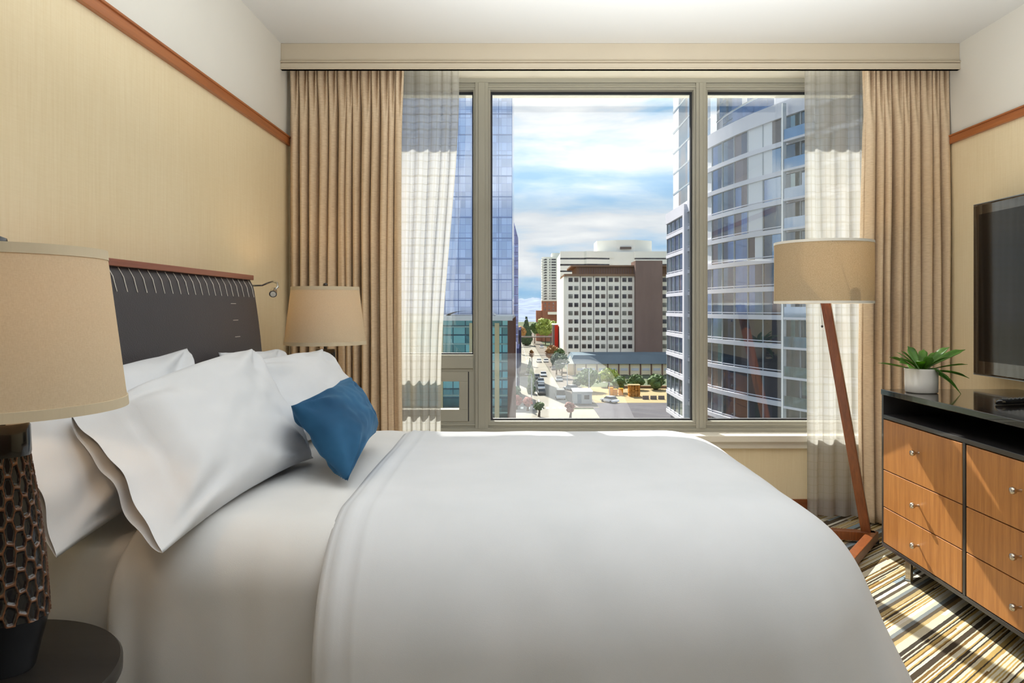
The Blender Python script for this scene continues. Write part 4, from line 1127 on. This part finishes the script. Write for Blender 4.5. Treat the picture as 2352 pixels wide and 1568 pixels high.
# tower above, set back
m = MB()
def pick2(i, z):
    p = path[i]; px = p.x/p.y*F+VX
    if px < 1542: return 3
    if px < 1564: return 1 if rg.random() < 0.7 else 4
    return 2 if rg.random() < 0.75 else 3
for k in range(14):
    z = 15.9+3.2*k; strip(z, z+3.0, 0, i16+2, -0.9, pick2).build('tower_glazing', gmats, t)
    strip(z+3.0, z+3.2, 0, i16+2, -0.85).build('tower_band', M_mull, t)
    if z > 20: strip(z, z+3.0, i16, N_, -2.5, lambda i, z: 2 if rg.random() < 0.7 else 3).build('tower_glazing', gmats, t); strip(z+3, z+3.2, i16, N_, -2.45).build('tower_band', M_mull, t)

# --- street level buildings on the left pavement
M_navy = city('navy_facade', rgb(52, 56, 78), 0.5)
t = thing('shop_building', 'dark navy shop building with a tall white sign at the left pavement', 'building', (-3, 170, GZ))
m = MB(); m.box(-14, PX(1192, 160), 160, 180, GZ, PZ(800, 160)); m.build('walls', M_navy, t)
m = MB(); m.box(PX(1183, 159), PX(1186, 159), 158.6, 159.2, GZ, PZ(785, 159)); m.build('sign_blade', M_whitec, t)
m = MB(); m.box(-14, PX(1190, 160), 159.4, 160, PZ(866, 160), PZ(858, 160)); m.build('canopy', M_slate, t)
t = thing('shop_building', 'tall dark building squeezed between the blue tower and the tree-lined street', 'building', (-8, 250, GZ))
m = MB(); m.box(-16, PX(1196, 240), 240, 280, GZ, PZ(758, 240)); m.build('walls', M_navy, t)
m = MB(); m.box(PX(1181, 239), PX(1194, 239), 239.6, 240, PZ(790, 239), PZ(770, 239)); m.build('window', M_strip, t)
t = thing('footbridge', 'thin pedestrian bridge spanning the street in the distance', 'bridge', (3, 330, GZ))
m = MB(); m.box(PX(1188, 330), PX(1268, 330), 329, 332, PZ(775, 330), PZ(773.2, 330)); m.build('deck', M_joint, t)
m = MB(); m.box(PX(1188, 330), PX(1268, 330), 329, 329.1, PZ(771.8, 330), PZ(771.2, 330)); m.build('railing', M_mull, t)
for a in (1196, 1265): m = MB(); m.box(PX(a, 330)-.3, PX(a, 330)+.3, 330, 331, GZ, PZ(775, 330)); m.build('pier', M_joint, t)

# --- trees
def foliage_mat(name, a, b_, c):
    m, t, b = base_mat(name)
    n = t.noise(t.coords('Object', (1, 1, 1)), 0.9, 5, 0.7)
    t.link(t.ramp(n, [(0.3, a), (0.5, b_), (0.72, c)]), b.inputs['Base Color'])
    b.inputs['Roughness'].default_value = 0.8
    t.link(t.bump(t.noise(t.coords('Object', (1, 1, 1)), 2.5, 3), 1.0, 0.6), b.inputs['Normal']); return m
MF_g = foliage_mat('green_foliage', rgb(40, 62, 34), rgb(76, 104, 52), rgb(126, 150, 84))
MF_d = foliage_mat('dark_foliage', rgb(28, 48, 38), rgb(50, 76, 50), rgb(86, 112, 72))
MF_y = foliage_mat('yellow_green_foliage', rgb(96, 112, 44), rgb(146, 160, 66), rgb(190, 196, 96))
MF_o = foliage_mat('autumn_foliage', rgb(110, 74, 40), rgb(158, 108, 58), rgb(186, 150, 84))
MF_r = foliage_mat('reddish_foliage', rgb(112, 66, 60), rgb(154, 96, 84), rgb(186, 140, 122))
M_bark = city('bark', rgb(84, 68, 54), scale=2)
def tree(x, y, h, wd, mat, label, seed, group='trees along the street', conic=False):
    t = thing('tree', label, 'tree', (x, y, GZ), group); rr = random.Random(seed)
    m = MB(); m.tube([(0, 0, 0), (0.1, 0, h*0.3), (0, 0.1, h*0.55)], [0.28, 0.2, 0.1], 7); m.build('trunk', M_bark, t, loc=(0, 0, 0))
    m = MB(); nb = 9 if not conic else 6
    for k in range(nb):
        if conic: cx, cy, cz, r = 0, 0, h*(0.25+0.65*k/nb), wd*0.5*(1-0.8*k/nb)
        else:
            a = rr.uniform(0, 2*pi); q = rr.uniform(0.0, 0.32)*wd; cz = h*rr.uniform(0.42, 0.78); cx, cy = q*math.cos(a), q*math.sin(a); r = wd*rr.uniform(0.2, 0.3)
        rz = r*(1.25 if conic else 0.85)
        def f(u, v):
            a = 2*pi*u; b = pi*v-pi/2; d = Vector((math.cos(a)*math.cos(b), math.sin(a)*math.cos(b), math.sin(b)))
            g = 1+0.28*nz(d.x*2.2+k*3, d.y*2.2+seed, d.z*2.2)+0.16*nz(d.x*6+k, d.y*6+seed, d.z*6)
            return (cx+d.x*r*g, cy+d.y*r*g, cz+d.z*rz*g)
        m.grid(f, 14, 9)
    # loose leaf clumps on the outline
    for k in range(150):
        a = rr.uniform(0, 2*pi); b = rr.uniform(-0.4, 1.4); q = wd*0.5*rr.uniform(0.75, 1.03)
        c = Vector((q*math.cos(a)*math.cos(b), q*math.sin(a)*math.cos(b), h*0.6+q*0.8*math.sin(b)))
        if conic: zz = rr.uniform(0.2, 0.98); q = wd*0.52*(1.05-zz); c = Vector((q*math.cos(a), q*math.sin(a), h*zz))
        u_ = Vector((rr.uniform(-1, 1), rr.uniform(-1, 1), rr.uniform(-1, 1))).normalized(); v_ = u_.orthogonal().normalized(); s_ = wd*0.045
        m.add([c-u_*s_-v_*s_, c+u_*s_-v_*s_, c+u_*s_+v_*s_, c-u_*s_+v_*s_], [(0, 1, 2, 3)])
    m.build('foliage', mat, t, loc=(0, 0, 0), smooth=True)
    return t
def tr(pxc, Y, ytop, wpx, mat, label, seed, **k): tree(PX(pxc, Y), Y, PZ(ytop, Y)-GZ, wpx/F*Y, mat, label, seed, **k)
tr(1352, 182, 849, 56, MF_g, 'bushy green tree in front of the cream podium, behind the tall light pole', 1, group='trees before the podium')
tr(1398, 193, 852, 52, MF_y, 'yellow-green bushy tree in the middle before the cream podium', 2, group='trees before the podium')
tr(1424, 180, 862, 36, MF_g, 'dark green tree at the right end of the big clump by the podium', 3, group='trees before the podium')
tr(1460, 186, 864, 42, MF_g, 'single round tree before the cream podium, left of two', 4, group='trees before the podium')
tr(1507, 186, 864, 44, MF_g, 'single round tree before the cream podium beside the curved glass building', 5, group='trees before the podium')
tr(1325, 192, 872, 22, MF_d, 'small dark tree at the street corner left of the podium trees', 6, group='trees before the podium')
tr(1269, 262, 784, 34, MF_o, 'orange-tinged street tree at the foot of the beige block', 7)
tr(1285, 240, 792, 34, MF_g, 'green street tree halfway along the right pavement', 8)
tr(1290, 218, 806, 36, MF_d, 'dark green street tree on the right pavement beside the podium corner', 9)
tr(1278, 228, 800, 30, MF_d, 'dark street tree overhanging the parked cars on the right', 10)
tr(1253, 420, 723, 44, MF_y, 'large yellow-green tree beyond the footbridge', 11)
tr(1273, 400, 722, 34, MF_y, 'bright yellow-green tree beside the red building', 12)
tr(1228, 430, 728, 26, MF_g, 'green tree beyond the footbridge left of the yellow ones', 13)
tr(1209, 410, 726, 28, MF_d, 'dark conical tree at the far end of the street', 14, conic=True)
tr(1196, 400, 740, 26, MF_o, 'yellowish tree beside the narrow tower at the left of the street', 15)
tr(1217, 225, 822, 16, MF_d, 'slim dark tree on the left pavement near the parked cars', 16, conic=True)
tr(1221, 200, 838, 18, MF_g, 'slim green tree on the left pavement, second from the crossing', 17, conic=True)
tr(1220, 178, 862, 20, MF_g, 'slim green tree on the left pavement nearest the crossing', 18, conic=True)
tr(1221, 262, 794, 12, MF_o, 'small orange tree on the left pavement further off', 19)
tr(1188, 154, 876, 18, MF_d, 'dark tree beside the navy shop building', 20)
tr(1186, 150, 905, 28, MF_r, 'reddish tree at the near left street corner beside the glass podium', 21, group='reddish trees at the crossing')
tr(1212, 148, 908, 22, MF_r, 'reddish tree at the near crossing, second from the glass podium', 22, group='reddish trees at the crossing')
tr(1238, 140, 918, 26, MF_g, 'low grey-green tree in the lower part of the street view', 23, group='reddish trees at the crossing')
tr(1310, 138, 918, 24, MF_r, 'reddish tree at the lower right of the crossing beside the lot', 24, group='reddish trees at the crossing')
# hedge wall and clutter by the lot
m = MB(); m.box(PX(1396, 189), PX(1560, 189), 189, 190, GZ, PZ(886, 189)); cityobj(m, 'retaining_wall', M_corn, 'brown retaining wall under the round trees', 'wall')
t = thing('lumber_stack', 'stack of orange-brown lumber at the edge of the parking lot', 'lumber', (PX(1456, 172), 172, GZ))
m = MB(); M_lum = city('lumber', rgb(190, 132, 66), scale=1.0, vary=0.2); rr = random.Random(2)
for k in range(8):
    for j in range(4): z = 0.14+k*0.34; m.box(-1.3+j*0.68+rr.uniform(-.05, .05), -0.72+j*0.68, -1.2+rr.uniform(-.2, .2), 1.2, z, z+0.26)
m.build('planks', M_lum, t, loc=(0, 0, 0))
m = MB(); m.box(-1.5, 1.4, -1.4, 1.3, 2.86, 2.94); m.build('cover_sheet', M_plaza, t, loc=(0, 0, 0))
for i, (pxx, hh, wl) in enumerate(((1403, 1.8, 'left'), (1413, 1.4, 'middle'), (1426, 1.6, 'right'))):
    m = MB(); x = PX(pxx, 174); m.box(x-0.5, x+0.5, 173.5, 174.5, GZ+0.14, GZ+0.14+hh); m.box(x-0.55, x+0.55, 173.4, 174.6, GZ+0.14+hh, GZ+0.22+hh)
    cityobj(m, 'crate', city('orange_crate', rgb(216, 150, 64), scale=1) if i == 0 else bpy.data.materials['orange_crate'], 'orange crate beside the lumber stack, %s of three' % wl, 'crate', 'orange crates by the lot')
for i, (a, b) in enumerate(((1476, 1490), (1494, 1508), (1512, 1526))):
    m = MB(); xa, xb = PX(a, 166), PX(b, 166); m.add([(xa, 165.6, GZ+.12), (xb, 165.6, GZ+.12), (xb, 165.9, GZ+1.0), (xa, 165.9, GZ+1.0), (xa, 166.4, GZ+.12), (xb, 166.4, GZ+.12), (xb, 166.1, GZ+1.0), (xa, 166.1, GZ+1.0)], [(0, 1, 2, 3), (5, 4, 7, 6), (3, 2, 6, 7), (0, 3, 7, 4), (1, 5, 6, 2)])
    cityobj(m, 'road_barrier', M_joint, 'dark road barrier along the parking lot, %s of three' % ('left', 'middle', 'right')[i], 'barrier', 'barriers along the lot')
# light poles
def pole(pxx, Y, ytop, label):
    t = thing('street_light', label, 'street light', (PX(pxx, Y), Y, GZ), 'street lights'); h = PZ(ytop, Y)-GZ
    m = MB(); m.tube([(0, 0, 0), (0, 0, h*0.5), (0, 0, h)], [0.13, 0.1, 0.07], 8); m.build('post', M_mull, t, loc=(0, 0, 0))
    m = MB(); m.bar((0, 0, h), (-1.3, -0.3, h+0.12), 0.09, 0.08); m.build('arm', M_mull, t, loc=(0, 0, 0))
    m = MB(); m.box(-1.6, -1.0, -0.45, -0.2, h+0.05, h+0.18); m.build('lamp_head', M_whitec, t, loc=(0, 0, 0))
pole(1353, 168, 846, 'tall street light in front of the bushy green tree'); pole(1400, 172, 878, 'short street light in front of the orange crates')
pole(1221, 168, 860, 'street light on the left pavement by the crossing'); pole(1303, 190, 835, 'street light at the podium corner')

# --- cars
M_tyre = city('tyre', rgb(30, 30, 32)); M_cglass = simple('car_glass', rgb(30, 36, 44), 0.1, vary=0.02)
def make_car(col, label, L=4.5, Wd=1.85, H=1.45, van=False):
    t = thing('van' if van else 'car', label, 'van' if van else 'car', (0, 0, GZ), 'cars on the street')
    hb_, hr = (0.95, H) if not van else (1.2, 2.3)
    w2 = Wd/2
    prof = [(-L/2, 0.35), (-L/2, 0.75), (-L/2+0.2, hb_-0.1), (-L*0.28, hb_), (L*0.30, hb_-0.02), (L/2-0.1, 0.75), (L/2, 0.55), (L/2, 0.35)]
    m = MB(); n = len(prof)
    m.add([(-w2, y, z) for y, z in prof]+[(w2, y, z) for y, z in prof], [tuple(range(n)), tuple(range(2*n-1, n-1, -1))]+[(i, i+n, (i+1) % n+n, (i+1) % n) for i in range(n)])
    b = m.build('body', col, t, loc=(0, 0, 0), bevel=0.06)
    if van: cab = [(-L/2+0.15, hb_), (-L/2+0.2, hr), (L*0.22, hr), (L*0.36, hb_)]
    else: cab = [(-L*0.40, hb_), (-L*0.24, hr), (L*0.08, hr), (L*0.24, hb_)]
    m = MB(); n = 4; w3 = w2*0.84
    m.add([(-w2*0.95 if z == hb_ else -w3, y, z) for y, z in cab]+[(w2*0.95 if z == hb_ else w3, y, z) for y, z in cab], [tuple(range(n)), tuple(range(2*n-1, n-1, -1))]+[(i, i+n, (i+1) % n+n, (i+1) % n) for i in range(n)])
    m.build('windows', M_cglass, t, loc=(0, 0, 0))
    m = MB(); m.box(-w3, w3, cab[1][0], cab[2][0], hr-0.02, hr+0.05); 
    m.build('roof', col, t, loc=(0, 0, 0))
    for sx in (-1, 1):
        for sy in (-0.3, 0.3):
            m = MB(); m.tube([(sx*(w2-0.2), L*sy, 0.33), (sx*(w2+0.01), L*sy, 0.33)], 0.33, 14); m.build('wheel', M_tyre, t, loc=(0, 0, 0))
    return t
Mc_w = simple('car_white', rgb(222, 224, 226), 0.3, vary=0.02, coat=0.5); Mc_d = simple('car_dark', rgb(44, 46, 52), 0.3, vary=0.02, coat=0.5)
Mc_s = simple('car_silver', rgb(150, 156, 160), 0.3, 0.3, vary=0.02, coat=0.5); Mc_r = simple('car_red', rgb(160, 52, 44), 0.3, vary=0.02, coat=0.5)
cars = [(1287, 912, Mc_s, 'silver van waiting at the crossing', True), (1243, 890, Mc_w, 'white car stopped second in the left lane', False), (1242, 876, Mc_w, 'white car in the left lane behind two others', False),
        (1233, 866, Mc_d, 'dark car parked at the left kerb beside the slim trees', False), (1248, 860, Mc_w, 'white car in the middle lane half way up the street', False),
        (1284, 872, Mc_s, 'silver car at the right kerb by the podium corner', False), (1273, 846, Mc_d, 'dark car under the right street trees', False), (1254, 828, Mc_w, 'white car far up the right lane', False),
        (1238, 828, Mc_w, 'white car far up the left lane', False), (1244, 795, Mc_w, 'white car just before the footbridge', False), (1262, 816, Mc_d, 'dark car far up at the right kerb', False),
        (1244, 902, Mc_d, 'dark car leading the queue at the left crossing', False), (1311, 893, Mc_s, 'silver car turning beside the parking lot', False), (1400, 921, Mc_w, 'white car on the near edge of the parking lot', False),
        (1213, 925, Mc_r, 'red car at the near left corner of the crossing', False)]
for px_, py_, mt, lb, vn in cars:
    Y = (CH-GZ)*F/(py_+4-VY)
    c = make_car(mt, lb, van=vn, L=5.4 if vn else 4.5, Wd=2.1 if vn else 1.85); c.location = (PX(px_, Y), Y, GZ+0.06)
    c.rotation_euler = (0, 0, math.radians(1 if px_ < 1300 else 35))
# site sheds
t = thing('site_cabin', 'grey site cabin at the kerb beside the silver van', 'cabin', (PX(1338, 158), 160, GZ+0.1))
m = MB(); m.box(-2.0, 2.0, -3, 3, 0.2, 2.8); m.build('walls', Mc_s, t, loc=(0, 0, 0)); m = MB(); m.box(-2.15, 2.15, -3.2, 3.2, 2.8, 2.95); m.build('roof', M_whitec, t, loc=(0, 0, 0))
m = MB(); m.box(-1.2, -0.3, -3.06, -3, 0.3, 2.3); m.build('cabin_door', M_slate, t, loc=(0, 0, 0)); m = MB(); m.box(0.3, 1.4, -3.06, -3, 1.2, 2.1); m.build('window', M_cglass, t, loc=(0, 0, 0))
